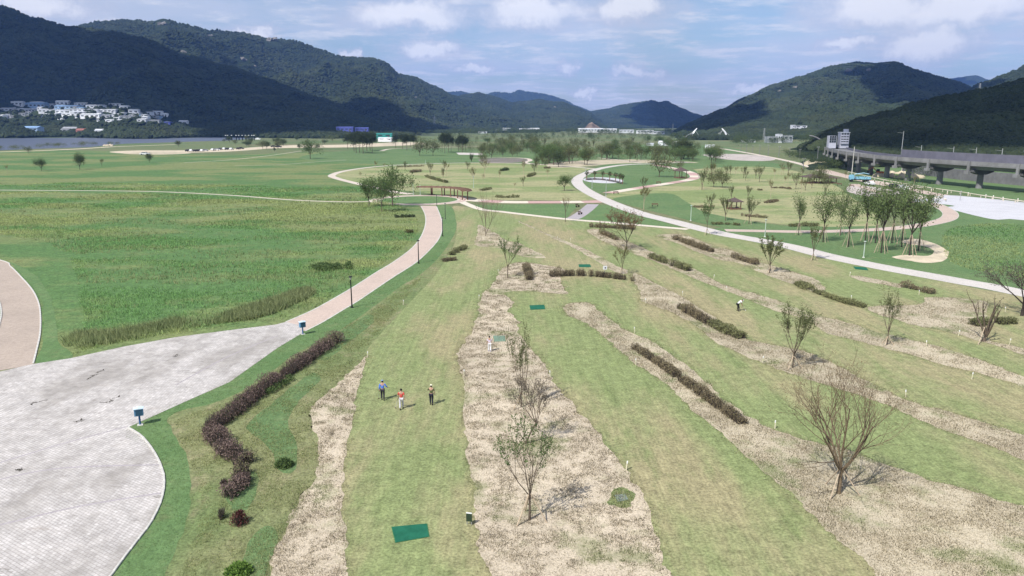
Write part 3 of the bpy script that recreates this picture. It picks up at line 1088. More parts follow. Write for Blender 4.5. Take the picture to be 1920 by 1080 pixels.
# forest crowns: one stuff object per hill, instanced on points --------------
def crown_group(rad, m):
    ng = bpy.data.node_groups.new('crowns', 'GeometryNodeTree')
    ng.interface.new_socket('Geometry', in_out='INPUT', socket_type='NodeSocketGeometry')
    ng.interface.new_socket('Geometry', in_out='OUTPUT', socket_type='NodeSocketGeometry')
    n, l = ng.nodes, ng.links
    gi, go = n.new('NodeGroupInput'), n.new('NodeGroupOutput')
    ico = n.new('GeometryNodeMeshIcoSphere')
    ico.inputs['Radius'].default_value = rad
    ico.inputs['Subdivisions'].default_value = 1 if rad > 3 else 2
    nz = n.new('ShaderNodeTexNoise')
    nz.inputs['Scale'].default_value = 1.6 / rad
    nz.inputs['Detail'].default_value = 3
    ns = n.new('ShaderNodeVectorMath')
    ns.operation = 'SUBTRACT'
    ns.inputs[1].default_value = (.5, .5, .42)
    l.new(nz.outputs['Color'], ns.inputs[0])
    sc = n.new('ShaderNodeVectorMath')
    sc.operation = 'SCALE'
    sc.inputs['Scale'].default_value = rad * 1.5
    l.new(ns.outputs[0], sc.inputs[0])
    sp = n.new('GeometryNodeSetPosition')
    l.new(ico.outputs[0], sp.inputs['Geometry'])
    l.new(sc.outputs[0], sp.inputs['Offset'])
    sm = n.new('GeometryNodeSetMaterial')
    sm.inputs['Material'].default_value = m
    l.new(sp.outputs[0], sm.inputs[0])
    mp_ = n.new('GeometryNodeMeshToPoints')
    l.new(gi.outputs[0], mp_.inputs[0])
    ip = n.new('GeometryNodeInstanceOnPoints')
    l.new(mp_.outputs[0], ip.inputs['Points'])
    l.new(sm.outputs[0], ip.inputs['Instance'])
    rv_ = n.new('FunctionNodeRandomValue')
    rv_.data_type = 'FLOAT_VECTOR'
    rv_.inputs[0].default_value = (0, 0, 0)
    rv_.inputs[1].default_value = (.5, .5, 6.28)
    l.new(rv_.outputs[0], ip.inputs['Rotation'])
    rs_ = n.new('FunctionNodeRandomValue')
    rs_.data_type = 'FLOAT_VECTOR'
    rs_.inputs[0].default_value = (.75, .75, .55)
    rs_.inputs[1].default_value = (1.5, 1.5, 1.15)
    rs_.inputs['Seed'].default_value = 3
    l.new(rs_.outputs[0], ip.inputs['Scale'])
    l.new(ip.outputs[0], go.inputs[0])
    return ng


def forest(name, hi, count, rad, seed, skip=None, label=''):
    h = HILLS[hi]
    rng = np.random.default_rng(seed)
    rr = random.Random(seed)
    V = np.array(h['vs']).reshape(h['nu'] + 1, h['w'], 3)[:, 1:h['nv'] + 1]
    A, Bv, Cv, Dv = V[:-1, :-1], V[1:, :-1], V[:-1, 1:], V[1:, 1:]
    ar = np.linalg.norm(np.cross(Bv - A, Cv - A), axis=2)
    ar /= np.maximum(A[..., 1], 200) / 1000.0          # a little denser where it is nearer
    pr = (ar / ar.sum()).reshape(-1)
    ii = rng.choice(len(pr), count, p=pr)
    st = rng.random((count, 2, 1))
    f_ = lambda q: q.reshape(-1, 3)[ii]
    pp_ = (f_(A) * (1 - st[:, 0]) + f_(Bv) * st[:, 0]) * (1 - st[:, 1]) + (f_(Cv) * (1 - st[:, 0]) + f_(Dv) * st[:, 0]) * st[:, 1]
    dep = pp_[:, 1] * CP - (pp_[:, 2] - CAMZ) * SP
    sx_ = 960 + F * pp_[:, 0] / dep
    sy_ = 540 - F * (pp_[:, 1] * SP + (pp_[:, 2] - CAMZ) * CP) / dep
    ok = (pp_[:, 2] > .3) & (sx_ > -260) & (sx_ < 2250)
    if skip:
        ok &= ~skip(sx_, sy_, rng)
    pp_ = pp_[ok]
    pp_[:, 2] += rad * .05
    pts = [tuple(q) for q in pp_]
    # the skyline itself carries trees as well
    me = bpy.data.meshes.new(name)
    me.from_pydata(pts, [], [])
    o = link(name, me)
    me.materials.append(M_CROWN)
    md = o.modifiers.new('crowns', 'NODES')
    md.node_group = crown_group(rad, M_CROWN)
    stuff(o, label, 'forest')
    return o


ROCKS = [(303, 46, 26), (345, 98, 20), (455, 112, 22), (478, 124, 14), (510, 76, 30), (395, 68, 12), (1590, 134, 24), (1630, 132, 16), (1490, 164, 14), (1460, 171, 12), (1008, 199, 8),
         (1040, 203, 14), (780, 183, 9)]


def skip_town(x, y, rng):
    out = (x > -60) & (x < 325) & (y < 240) & (y > 189 + np.maximum(0, (x - 190) * .17)) & (rng.random(len(x)) < np.where(y < 232, .93, .5))
    for rx, ry, rs_ in ROCKS:
        out |= (abs(x - rx) < rs_ * .55) & (abs(y - ry) < rs_ * .45)
    return out


forest('forest', 0, 22000, 7, 10, None, 'faint blue forest on the farthest central mountains')
forest('forest', 1, 26000, 6, 11, None, 'bluish forest on the low mountain right of centre')
forest('forest', 2, 36000, 5.5, 12, None, 'forest on the hill behind the white factory')
forest('forest', 3, 70000, 5, 13, skip_town, 'sunlit forest on the long mountain ridge at left')
forest('forest', 4, 60000, 4.2, 14, skip_town, 'forest in cloud shadow on the nearer left mountain')
forest('forest', 6, 70000, 4.6, 16, skip_town, 'forest on the broad mountain at right')
forest('forest', 7, 14000, 4.6, 17, None, 'forest on the slope at the right edge')
forest('forest', 8, 26000, 2.3, 18, lambda x, y, r_: (x < 1640) & (y > 277 + (x - 1482) * .10), 'dark forest on the near hillside behind the viaduct')

# clouds overhead that shade the mountains -------------------------------------
M_CLOUD = mat('cloud_white', (.85, .86, .88), 1.0, .03, .01)


def in_poly(x, y, poly):
    c = False
    n = len(poly)
    for i in range(n):
        x1, y1 = poly[i][0], poly[i][1]
        x2, y2 = poly[(i + 1) % n][0], poly[(i + 1) % n][1]
        if (y1 > y) != (y2 > y) and x < (x2 - x1) * (y - y1) / (y2 - y1) + x1:
            c = not c
    return c


def cloud(px, alt, seed, step, rad):
    """sight lines inside the outline meet the ground; the same points pushed up the sun direction are where the cloud hangs"""
    rr = random.Random(seed)
    xs = [p[0] for p in px]
    ys = [p[1] for p in px]
    mb = MB()
    x = min(xs)
    n = 0
    seen = []
    while x <= max(xs):
        y = min(ys)
        while y <= max(ys):
            xx, yy = x + rr.uniform(-.4, .4) * step[0], y + rr.uniform(-.4, .4) * step[1]
            if in_poly(xx, yy, px):
                g = cast(xx, yy)
                if g is not None:
                    q = g + SUN_DIR * ((alt - g.z) / SUN_DIR.z)
                    if all((q - s_).length > rad * .55 for s_ in seen):
                        seen.append(q)
                        r = rad * rr.uniform(.8, 1.25)
                        mb.blob((q.x, q.y, q.z + rr.uniform(-.1, .4) * r), (r, r, r * .55), n, .35, 1.8, 2)
                        n += 1
            y += step[1]
        x += step[0]
    o = mb.build('cloud', M_CLOUD, None, True)
    structure(o)
    return o


cloud([(-420, -60), (-200, -20), (0, 24), (60, 44), (150, 66), (270, 82), (330, 105), (420, 130), (500, 156), (600, 190), (690, 214), (770, 226), (800, 240), (700, 246), (560, 244),
       (400, 236), (330, 222), (300, 203), (230, 188), (100, 186), (0, 190), (-420, 195)], 1300, 1, (16, 5), 95)
cloud([(1645, 119), (1640, 150), (1690, 172), (1705, 192), (1760, 196), (1840, 178), (1800, 152), (1720, 128)], 1300, 2, (12, 5), 85)
cloud([(1600, 246), (1660, 222), (1720, 203), (1800, 184), (1920, 158), (2150, 130), (2300, 240), (1960, 268), (1840, 262), (1700, 262)], 1250, 3, (12, 4), 34)
cloud([(1225, 196), (1250, 194), (1290, 212), (1330, 226), (1330, 240), (1240, 240), (1215, 220)], 1500, 4, (8, 3), 130)

# rock outcrops on the mountains
rk_mat = mat('pale_rock', (.20, .19, .175), .9, .25, .08, .5)
RKN = ['at the top of the highest peak on the left ridge', 'on the upper flank below the left peak', 'largest bare face in the middle of the left mountain', 'small, just below the bare face on the left mountain',
       'long, along the left ridge line', 'small, near the left ridge', 'on the summit of the right mountain', 'just right of the summit rocks on the right mountain', 'on the left shoulder of the right mountain',
       'lowest on the left shoulder of the right mountain', 'small, on the central hill', 'on the right flank of the central hill', 'small, low on the left mountain ridge']
for i, (x, y, s) in enumerate(ROCKS):
    g = cast(x, y)
    if g is None:
        continue
    k = s / F * g.y * .34
    mb = MB()
    rr = random.Random(i)
    for q in range(4):
        mb.blob((g.x + rr.uniform(-.6, .6) * k, g.y + rr.uniform(-.3, .3) * k, g.z + rr.uniform(-.1, .35) * k), (k * .5, k * .4, k * .38), i * 9 + q, .5, 2.2, 2)
    tag(mb.build('rock_outcrop', rk_mat), 'pale grey rock outcrop ' + RKN[i], 'rock', 'rock outcrops on the mountains')

# ================================================================== far buildings
WALLS = {'w': mat('wall_white', (.62, .64, .68), .7, .12, .2), 'b': mat('wall_blue', (.33, .45, .62), .6, .12, .2), 'g': mat('wall_grey', (.36, .38, .41), .7, .15, .2),
         'r': mat('wall_red', (.36, .17, .15), .8, .15, .2), 'W': mat('wall_bright', (.80, .82, .86), .6, .08, .2), 'v': mat('roof_violet_blue', (.10, .12, .40), .6, .15, .2),
         't': mat('roof_teal', (.04, .24, .22), .6, .15, .2)}
ROOFS = {'w': mat('roof_pale', (.55, .57, .62), .6, .12, .2), 'b': mat('roof_blue', (.24, .38, .60), .5, .12, .2), 'g': mat('roof_grey', (.30, .31, .34), .6, .15, .2),
         'r': mat('roof_red', (.30, .13, .11), .8, .15, .2), 'W': mat('roof_bright', (.78, .80, .84), .5, .08, .2), 'v': WALLS['v'], 't': WALLS['t']}
CNAME = {'w': 'off-white', 'b': 'pale blue', 'g': 'grey', 'r': 'reddish', 'W': 'bright white', 'v': 'violet-blue', 't': 'teal'}


def shed(base, w, h, dep, c, label, cat='building', group=None, rz=0.0, gable=.22, windows=True):
    e = empty('factory_building' if cat == 'factory' else 'building', base, rz)
    hw = h * (1 - gable)
    MB().box((0, dep / 2, hw / 2 - 1.0), (w, dep, hw + 2.0)).build('wall', WALLS[c], e)
    mb = MB()
    ov = w * .02
    mb.prism([(-dep * .03, hw), (-dep * .03, hw + .06 * h), (dep / 2, h), (dep * 1.03, hw + .06 * h), (dep * 1.03, hw)], -w / 2 - ov, w / 2 + ov,
             Matrix(((0, 1, 0, 0), (1, 0, 0, 0), (0, 0, 1, 0), (0, 0, 0, 1))))
    mb.build('roof', ROOFS[c], e)
    if windows:
        n = max(2, min(8, int(w / 7)))
        me = MB().box((0, 0, 0), (w / n * .55, .3, hw * .28)).mesh('window', M_GLASS)
        for i in range(n):
            o = link('window', me, e, ((i + .5) / n * w - w / 2, -.05, hw * .6))
        MB().box((w * .3, -.1, hw * .22), (w * .1, .3, hw * .44)).build('door', M_CONC_D, e)
    tag(e, label, cat, group)
    return e


# hillside factory estate on the left: (x, base y, width, height, colour) in 6x zoom units
TOWN = [(190, 112, 115, 42, 'w'), (365, 92, 160, 24, 'w'), (350, 134, 270, 48, 'b'), (285, 186, 220, 36, 'w'), (75, 168, 140, 28, 'w'), (570, 122, 60, 28, 'w'), (700, 108, 130, 44, 'W'),
        (740, 148, 250, 36, 'b'), (930, 108, 190, 28, 'w'), (1060, 136, 180, 30, 'w'), (520, 190, 165, 36, 'w'), (700, 200, 150, 36, 'w'), (900, 176, 240, 26, 'w'), (560, 228, 130, 26, 'w'),
        (770, 226, 160, 30, 'W'), (930, 208, 180, 28, 'w'), (1010, 246, 210, 38, 'W'), (1210, 186, 170, 30, 'w'), (1280, 108, 145, 20, 'w'), (1390, 148, 85, 32, 'w'), (1500, 196, 100, 38, 'w'),
        (1650, 208, 85, 24, 'w'), (1760, 208, 110, 32, 'w'), (1850, 236, 55, 34, 'W'), (1430, 252, 170, 24, 'g'), (1590, 294, 95, 30, 'w'), (1720, 304, 130, 28, 'g'), (1850, 318, 110, 22, 'v'),
        (1190, 250, 100, 32, 'g'), (1280, 290, 180, 22, 'W'), (1310, 226, 100, 22, 'w'), (12, 248, 40, 30, 'W'), (690, 268, 90, 18, 'W'), (450, 160, 60, 30, 'w'), (1130, 282, 80, 18, 'w')]
_r = random.Random(8)
for _ in range(34):
    x_ = _r.uniform(60, 1780)
    lo_y = 125 if x_ < 1050 else 125 + (x_ - 1050) * .17
    TOWN.append((x_, _r.uniform(lo_y, lo_y + 130 if x_ < 1350 else lo_y + 60), _r.uniform(34, 80), _r.uniform(15, 24), _r.choice('wwWwgb')))
order = sorted(range(len(TOWN)), key=lambda i: TOWN[i][0])
rank = {i: k for k, i in enumerate(order)}
for i, (x, y, w, h, c) in enumerate(TOWN):
    px, py = x / 6, 180 + y / 6
    g = cast(px, py)
    s = g.y / F
    row = 'top' if y < 115 else 'upper' if y < 160 else 'middle' if y < 215 else 'lower' if y < 260 else 'bottom'
    size = 'long' if w > 160 else 'short' if w < 95 else 'mid-length'
    rs_ = [k for k in order if ('top' if TOWN[k][1] < 115 else 'upper' if TOWN[k][1] < 160 else 'middle' if TOWN[k][1] < 215 else 'lower' if TOWN[k][1] < 260 else 'bottom') == row]
    shed(g, w / 6 * s, h / 6 * s * 1.25, max(14, w / 6 * s * .5), c, '%s %s factory shed, %s from left in %s row of hillside estate' % (size, CNAME[c], ORD[rs_.index(i)], row), 'factory',
         'factories on the hillside across the river', R(random.Random(i).uniform(-8, 12)))
RIV = [(53, 246.5, 34, 8, 'b', 'pale blue shed among trees on the far river bank'), (130, 249, 26, 9, 'g', 'grey house on the far river bank'), (152, 251, 18, 8, 'r', 'reddish house beside the grey one on the far bank'),
       (187, 250.5, 18, 7, 'w', 'small off-white house right of the reddish house on far bank'), (226, 250.5, 11, 4, 'w', 'tiny off-white hut farthest right on the far bank'), (110, 246, 11, 4, 'w', 'tiny off-white hut left of the grey house on far bank'),
       (343, 233, 15, 6, 'w', 'off-white shed at the foot of the dark mountain'), (393, 236, 18, 2.5, 'w', 'low off-white shed right of the estate at mountain foot'),
       (570, 247, 10, 3, 'w', 'small white shed under the far road bridge')]
for (x, y, w, h, c, lab) in RIV:
    g = cast(x, y)
    s = g.y / F
    shed(g, w * s, h * s * 1.2, max(9, w * s * .6), c, lab, 'house' if 'house' in lab or 'hut' in lab else 'shed', 'small buildings on the far bank', 0, .35)
FAR = [(646, 246, 30, 7, 'v', 'large violet-blue roofed factory at the left mountain foot', 1300), (678, 245, 24, 5, 'v', 'smaller violet-blue roofed factory right of the large one', 1320), (720, 258, 28, 7, 't', 'teal roofed hall behind the pine groves', 880),
       (722, 262, 26, 3.5, 'W', 'white tent hall in front of the teal roof', 800), (1108, 247, 44, 5.5, 'W', 'long white factory below the quarried knoll', 1800), (1142, 247, 28, 5, 'W', 'white factory adjoining the long one on its right', 1800),
       (1175, 248, 26, 4, 'w', 'low pale hall right of the white factories', 1750), (1210, 249, 30, 4, 'W', 'low white hall on the far plain, mid right', 1700), (1235, 250, 22, 3, 'w', 'low pale hall right of the low white hall', 1650),
       (950, 246, 14, 5, 'w', 'pale house on slope above the far tree belt, left one', 2100), (985, 247, 22, 5, 'w', 'pale house row above the far tree belt, middle', 2100), (1003, 246, 16, 5, 'W', 'white house above the far tree belt, right one', 2100),
       (940, 248, 20, 4, 'w', 'low pale house at the hill foot left of centre', 2000), (905, 250, 16, 3, 'w', 'pale hut among trees left of centre', 1800),
       (1270, 270, 14, 4, 'W', 'white tent on the far lawn right of centre', 780), (1240, 270, 7, 5, 'W', 'small pointed white tent on the far lawn', 780), (1333, 275, 14, 3, 'W', 'small white cabin beside the far gravel road', 700), (1250, 271, 8, 2.5, 'w', 'low pale hut beside the pointed tent', 780),
       (1220, 271, 12, 2.5, 'w', 'low pale stall left of the pointed tent', 780)]
for (x, y, w, h, c, lab, D) in FAR:
    b = at_depth(x, y, D)
    g = cast(x, y)
    if g is not None and g.y < D:
        b = g
    b.z = max(0.0, b.z)
    s = b.y / F
    shed(b, w * s, h * s * 1.15, max(8, w * s * .4), c, lab, 'tent' if 'tent' in lab else 'factory' if 'factory' in lab else 'building', None, 0, .45 if 'tent' in lab else .2, w * s > 12)

# buildings below the right mountain
RT = [(1405, 267, 22, 5, 'w', 'low white workshop left of the concrete plant', 950), (1448, 266, 17, 9, 'g', 'off-white block of the concrete plant, left one', 900), (1463, 265, 7, 12, 'w', 'white round silo block of the concrete plant', 900),
      (1478, 264, 16, 9, 'g', 'off-white block of the concrete plant, right one', 900), (1502, 240, 22, 4, 'w', 'long white building high on the slope above concrete plant', 1250), (1489, 241, 5, 6, 'w', 'white tower at the end of long building on slope', 1250)]
for (x, y, w, h, c, lab, D) in RT:
    b = at_depth(x, y, D)
    g = cast(x, y)
    if g is not None and g.y < D:
        b = g
    b.z = max(0, b.z)
    s = b.y / F
    shed(b, w * s, h * s * 1.1, 12, c, lab, 'building', None, 0, .08)

# the white apartment block with dark openings
g = cast(1573, 268)
g = Vector((at_depth(1573, 269, 470).x, 470, max(2.0, at_depth(1573, 269, 470).z)))
ap = empty('apartment_building', g, R(-14))
u = 470 / F
W1, H1_ = 15 * u, 19 * u
white_ap = mat('apartment_white', (.46, .47, .55), .7, .08, .3)
MB().box((3.2, 5, H1_ / 2 - 1.5), (W1, 10, H1_ + 3)).build('wall', white_ap, ap)
MB().box((-W1 / 2 - 1.2, 4.2, H1_ * .36 - 1.5), (W1 * .85, 8, H1_ * .72 + 3)).build('wing', white_ap, ap)
MB().box((3.2, 5, H1_ + .25), (W1 + .5, 10.5, .5)).build('roof_slab', ROOFS['w'], ap)
MB().box((4.5, 6, H1_ + 1.4), (2.6, 3, 2)).build('stair_head', white_ap, ap)
wme = MB().box((0, 0, 0), (1.1, .3, 1.2)).mesh('window', M_GLASS)
for r_ in range(4):
    for c_ in range(3):
        link('window', wme, ap, (3.2 + (c_ - 1) * W1 * .3, -.05, 1.4 + r_ * H1_ * .235))
    link('balcony', MB().box((0, 0, 0), (W1 * .9, 1.0, .9)).mesh('balcony', white_ap), ap, (3.2, -.55, .35 + r_ * H1_ * .235))
for r_ in range(3):
    for c_ in range(3):
        link('window', wme, ap, (-W1 / 2 - 1.2 + (c_ - 1) * W1 * .26, .15, 1.2 + r_ * H1_ * .22))
tag(ap, 'white four-storey apartment block standing on the dark hillside behind the viaduct', 'building')

# ================================================================== viaduct
VD = [(2080, 200), (1985, 224), (1895, 243), (1803, 261), (1728, 279), (1668, 297), (1628, 315), (1598, 333), (1576, 351), (1560, 369), (1549, 387), (1541, 405), (1535, 423)]
vpts = [Vector((d * (x - 960) / F * 1.005, d, 0)) for x, d in VD]
vd = empty('viaduct', (vpts[0].x, vpts[0].y, 0))
off = vpts[0].copy()
loc = [p - off for p in vpts]
DECK_B, DECK_T = 6.6, 8.5
WID = 11.0


def vperp(i):
    d = (loc[min(i + 1, len(loc) - 1)] - loc[max(i - 1, 0)]).normalized()
    return d, Vector((d.y, -d.x, 0))          # to the right of travel, away from the camera


for i in range(len(loc) - 1):
    a, b = loc[i], loc[i + 1]
    d = (b - a).normalized()
    r_ = Vector((d.y, -d.x, 0))
    L = (b - a).length
    M4 = Matrix.Translation(a) @ Matrix((( r_.x, d.x, 0, 0), (r_.y, d.y, 0, 0), (0, 0, 1, 0), (0, 0, 0, 1)))
    mb = MB()
    mb.prism([(0, DECK_T - .5), (.0, DECK_T), (WID, DECK_T), (WID, DECK_T - .5), (WID - 1.4, DECK_T - .75), (WID - 2.4, DECK_B), (2.4, DECK_B), (1.4, DECK_T - .75)], .04, L - .04, M4)
    mb.build('girder', M_CONC, vd)
    MB().prism([(.02, DECK_T + .003), (.02, DECK_T + 1.1), (.27, DECK_T + 1.1), (.27, DECK_T + .003)], .02, L - .02, M4).build('parapet', mat('pale_concrete', (.21, .21, .215), .85, .2, .3, .1), vd)
    MB().prism([(WID - .3, DECK_T + .003), (WID - .3, DECK_T + (3.4 if i < 6 else 1.1)), (WID - .05, DECK_T + (3.4 if i < 6 else 1.1)), (WID - .05, DECK_T + .003)], .02, L - .02, M4).build(
        'noise_barrier', mat('barrier_grey', (.14, .14, .175), .7, .12, .4), vd)
for i in range(len(loc)):
    d, r_ = vperp(i)
    c = loc[i] + r_ * (WID / 2)
    rz = math.atan2(r_.y, r_.x)
    pr = MB()
    pr.tube([c + Vector((0, 0, -.5)), c + Vector((0, 0, 1.2)), c + Vector((0, 0, DECK_B - 1.5))], [1.3, 1.05, 1.0], 12)
    po = pr.build('pier', M_CONC, vd)
    cb = MB()
    cb.prism([(-4.6, DECK_B - .004), (-4.6, DECK_B - .8), (-1.4, DECK_B - 1.7), (1.4, DECK_B - 1.7), (4.6, DECK_B - .8), (4.6, DECK_B - .004)], -1.1, 1.1, Matrix.Translation(c) @ Matrix.Rotation(rz, 4, 'Z'))
    cb.build('pier_cap', M_CONC_D, po)
    q = loc[i] - r_ * .35
    bk = MB().box((q.x, q.y, DECK_T - 1.1), (.5, .9, 4.4), rz)
    bk.box((q.x - r_.x * .3, q.y - r_.y * .3, DECK_B - .9), (1.1, 1.8, 1.0), rz)
    bk.build('drain_bracket', mat('pale_concrete', (.42, .42, .43)), vd)
tag(vd, 'long grey concrete railway viaduct on round piers at the right', 'viaduct')
# retaining wall behind the viaduct
rw_pts = [p + Vector((30, 6, 0)) for p in vpts[:9]]
rw = empty('retaining_wall', rw_pts[0])
for a, b in zip(rw_pts, rw_pts[1:]):
    d = (b - a).normalized()
    a_, L = a - rw_pts[0], (b - a).length
    MB().box(((a_ + d * L / 2).x, (a_ + d * L / 2).y, 2.1), (L - .05, .5, 4.2), math.atan2(d.y, d.x)).build('wall_panel', mat('wall_lilac_grey', (.17, .17, .18), .85, .2, .4, .2), rw)
tag(rw, 'low grey retaining wall of panels seen under the viaduct deck', 'wall')


# poles -------------------------------------------------------------------------
def pole(bx, by, ty, lab, r=.13, arm=True, m=None, base=None, group='utility poles on the right', D=None):
    B = P(bx, by) if D is None else at_depth(bx, by, D)
    h = hgt(B, ty)
    e = empty('utility_pole', B)
    MB().tube([(0, 0, -.2), (0, 0, h)], [r * 1.25, r * .75], 8).build('shaft', m or M_CONC, e)
    if arm:
        MB().box((0, 0, h * .94), (1.7, .09, .09)).build('cross_arm', M_STEEL, e)
        for s in (-.7, 0, .7):
            link('insulator', MB().tube([(s, 0, h * .94 + .05), (s, 0, h * .94 + .3)], [.05, .04], 6).mesh('insulator', M_WHITE), e)
    tag(e, lab, 'pole', group)


pole(1597, 327, 275, 'tall pale pole in front of viaduct, beside the blue truck', .16, False, M_KERB)
pole(1690, 326, 299, 'slim pole in front of viaduct, nearest the blue truck on its right', .12, False, M_KERB)
for i, (bx, by, ty) in enumerate([(1389, 284, 271), (1399, 286, 270), (1411, 287, 272), (1424, 290, 271), (1440, 293, 271), (1460, 295, 274), (1480, 295, 276), (1499, 297, 279), (1506, 316, 296), (1532, 305, 274)]):
    pole(bx, by, ty, 'concrete utility pole beside the gravel road, %s from the left' % ORD[i], .17, True)
for i, (bx, ty, d) in enumerate([(1635, 246, 322), (1668, 276, 300), (1725, 279, 284), (1765, 281, 272), (1811, 282, 262), (1861, 284, 252), (1900, 283, 246)]):
    p = Vector((d * (bx - 960) / F * 1.005, d, DECK_T))
    d_ = ray(960, ty)
    e = empty('catenary_mast', p + Vector((WID - 1.6, 0, 0)))
    h = min(14 if i == 0 else 7.5, CAMZ + d_.z / d_.y * d - DECK_T)
    h = max(h, 5.5)
    MB().tube([(0, 0, 0), (0, 0, h)], [.16, .11], 6).build('shaft', M_STEEL, e)
    MB().tube([(0, 0, h - .8), (-2.6, 0, h - .5)], [.05, .04], 5).build('bracket_arm', M_STEEL, e)
    tag(e, 'steel railway mast on the viaduct deck, %s from its left end' % ORD[i], 'mast', 'masts on the viaduct')

# curved white footbridge pylons ------------------------------------------------
fb = empty('footbridge', P(1330, 262))
o_ = fb.location


def loc_px(x, y, D):
    return at_depth(x, y, D) - o_


D_ = o_.y
pylw = mat('pylon_white', (.78, .79, .82), .5, .05, .2)
for pts in ([(1295, 262), (1297, 255), (1300, 249), (1304, 244), (1307, 240.5)], [(1364, 261), (1362, 254), (1359.5, 248), (1356, 243.5), (1353.5, 241)]):
    MB().tube([loc_px(x, y, D_) for x, y in pts], [1.6, 1.5, 1.3, 1.0, .5], 8).build('pylon', pylw, fb, True)
a, b = loc_px(1281, 256, D_), loc_px(1378, 258, D_)
MB().box(((a.x + b.x) / 2, 0, 4.5), (b.x - a.x, 4, 1.0)).build('deck', M_CONC, fb)
for x0, y0, ends in ((1304, 244, (1284, 1290, 1312)), (1356, 243.5, (1340, 1346, 1372))):
    for ex in ends:
        MB().tube([loc_px(x0, y0, D_), loc_px(ex, 257, D_)], .12, 4).build('cable', pylw, fb)
for x in (1285, 1375):
    q = loc_px(x, 260, D_)
    MB().box((q.x, 0, 2), (2, 3, 4.1)).build('abutment', M_CONC, fb)
tag(fb, 'footbridge with two curved white pylons on the far plain', 'bridge')
ar = empty('arch_bridge', at_depth(1547, 273, 520) * 1.0)
o_ = ar.location.copy()
MB().tube([at_depth(x, y, 520) - o_ for x, y in ((1518, 254), (1524, 255.5), (1531, 258), (1538, 262), (1543, 266.5), (1547, 272))], [.35, .5, .55, .6, .65, .8], 8).build('arch_rib', M_CONC, ar, True)
MB().box((0, 0, -5), (2.4, 2.4, 11)).build('footing', M_CONC, ar)
tag(ar, 'curved pale arch rib rising in front of the white apartment block', 'bridge')

# far road bridge, boat, mooring piles on the river ----------------------------
rb = empty('road_bridge', P(545, 250.2))
o_ = rb.location.copy()
D_ = o_.y
a, b = at_depth(507, 240, D_) - o_, at_depth(592, 238.5, D_) - o_
MB().box(((a.x + b.x) / 2, 0, a.z), (b.x - a.x, 10, 2.2)).build('deck', M_STEEL, rb)
for x in (520, 538, 546, 556, 575):
    q = at_depth(x, 245, D_) - o_
    MB().box((q.x, 0, a.z / 2 - 1), (2.5, 6, a.z - .1)).build('pier', M_CONC, rb)
tag(rb, 'pale road bridge over the river at the foot of the dark mountain', 'bridge')
bt = empty('boat', P(387, 256.2, .05))
s = bt.location.y / F
MB().prism([(-14 * s, 0), (-13 * s, 2.2 * s), (12 * s, 2.0 * s), (14.5 * s, 3 * s), (13 * s, 0)], -4, 4).build('hull', M_WHITE, bt)
MB().box((6 * s, 0, 3.4 * s), (12 * s, 6, 3 * s)).build('cabin', M_WHITE, bt)
MB().box((9 * s, 0, 5.4 * s), (5 * s, 4, 1.6 * s)).build('wheelhouse', M_WHITE, bt)
MB().box((6 * s, -3.05, 3.6 * s), (10 * s, .2, 1.0 * s)).build('window', M_GLASS, bt)
MB().tube([(9 * s, 0, 6 * s), (9 * s, 0, 8 * s)], .2, 5).build('mast', M_STEEL, bt)
tag(bt, 'white ferry boat on the river below the dark mountain', 'boat')
for i, x in enumerate((424, 427.5, 435, 443.5, 448.5, 455, 461, 467, 473, 477)):
    B = P(x, 263.2)
    e = empty('mooring_pile', B)
    h = hgt(B, 254.2)
    MB().tube([(0, 0, -.5), (0, 0, h)], .65, 8).build('shaft', M_BLACK, e)
    MB().tube([(0, 0, h), (0, 0, h + .7)], [1.0, .9], 8).build('cap', M_WHITE, e)
    tag(e, 'dark mooring pile with white cap in the river, %s from the left' % ORD[i], 'pile', 'mooring piles in a row in the river')
bt2 = empty('motorboat', P(484, 261.5, .05))
MB().prism([(-4, 0), (-4.2, 1.3), (4.2, 1.4), (3, 0)], -1.3, 1.3).build('hull', M_WHITE, bt2)
MB().box((-.5, 0, 1.9), (3, 2, 1.0)).build('cabin', M_WHITE, bt2)
tag(bt2, 'small white motorboat right of the mooring piles', 'boat')

# pylons on the plain -------------------------------------------------------------
def lattice(x, by, ty, D, lab):
    B = at_depth(x, by, D)
    B.z = max(B.z, 0)
    h = hgt(B, ty)
    e = empty('lattice_tower', B)
    w = h * .09
    mb = MB()
    for sx in (-1, 1):
        for sy in (-1, 1):
            mb.tube([(sx * w, sy * w, 0), (sx * w * .2, sy * w * .2, h)], h * .008, 4)
    for k in range(6):
        z0, z1 = h * k / 6, h * (k + 1) / 6
        a, b = w * (1 - .8 * k / 6), w * (1 - .8 * (k + 1) / 6)
        for sy in (-1, 1):
            mb.tube([(-a, sy * a, z0), (b, sy * b, z1)], h * .005, 3)
            mb.tube([(a, sy * a, z0), (-b, sy * b, z1)], h * .005, 3)
    mb.build('frame', M_STEEL, e)
    for k in (.72, .84, .95):
        MB().box((0, 0, h * k), (h * .22, h * .012, h * .014)).build('cross_arm', M_STEEL, e)
    tag(e, lab, 'tower', 'lattice towers')


lattice(1261, 250, 232, 1500, 'slim grey tower standing on the far plain left of the footbridge')
lattice(1432, 262, 240, 900, 'grey lattice tower beside the concrete plant')
lattice(815, 246, 218, 2100, 'faint lattice tower on the left mountain slope')
lattice(1835, 180, 156, 800, 'lattice tower on the skyline of the right hillside')

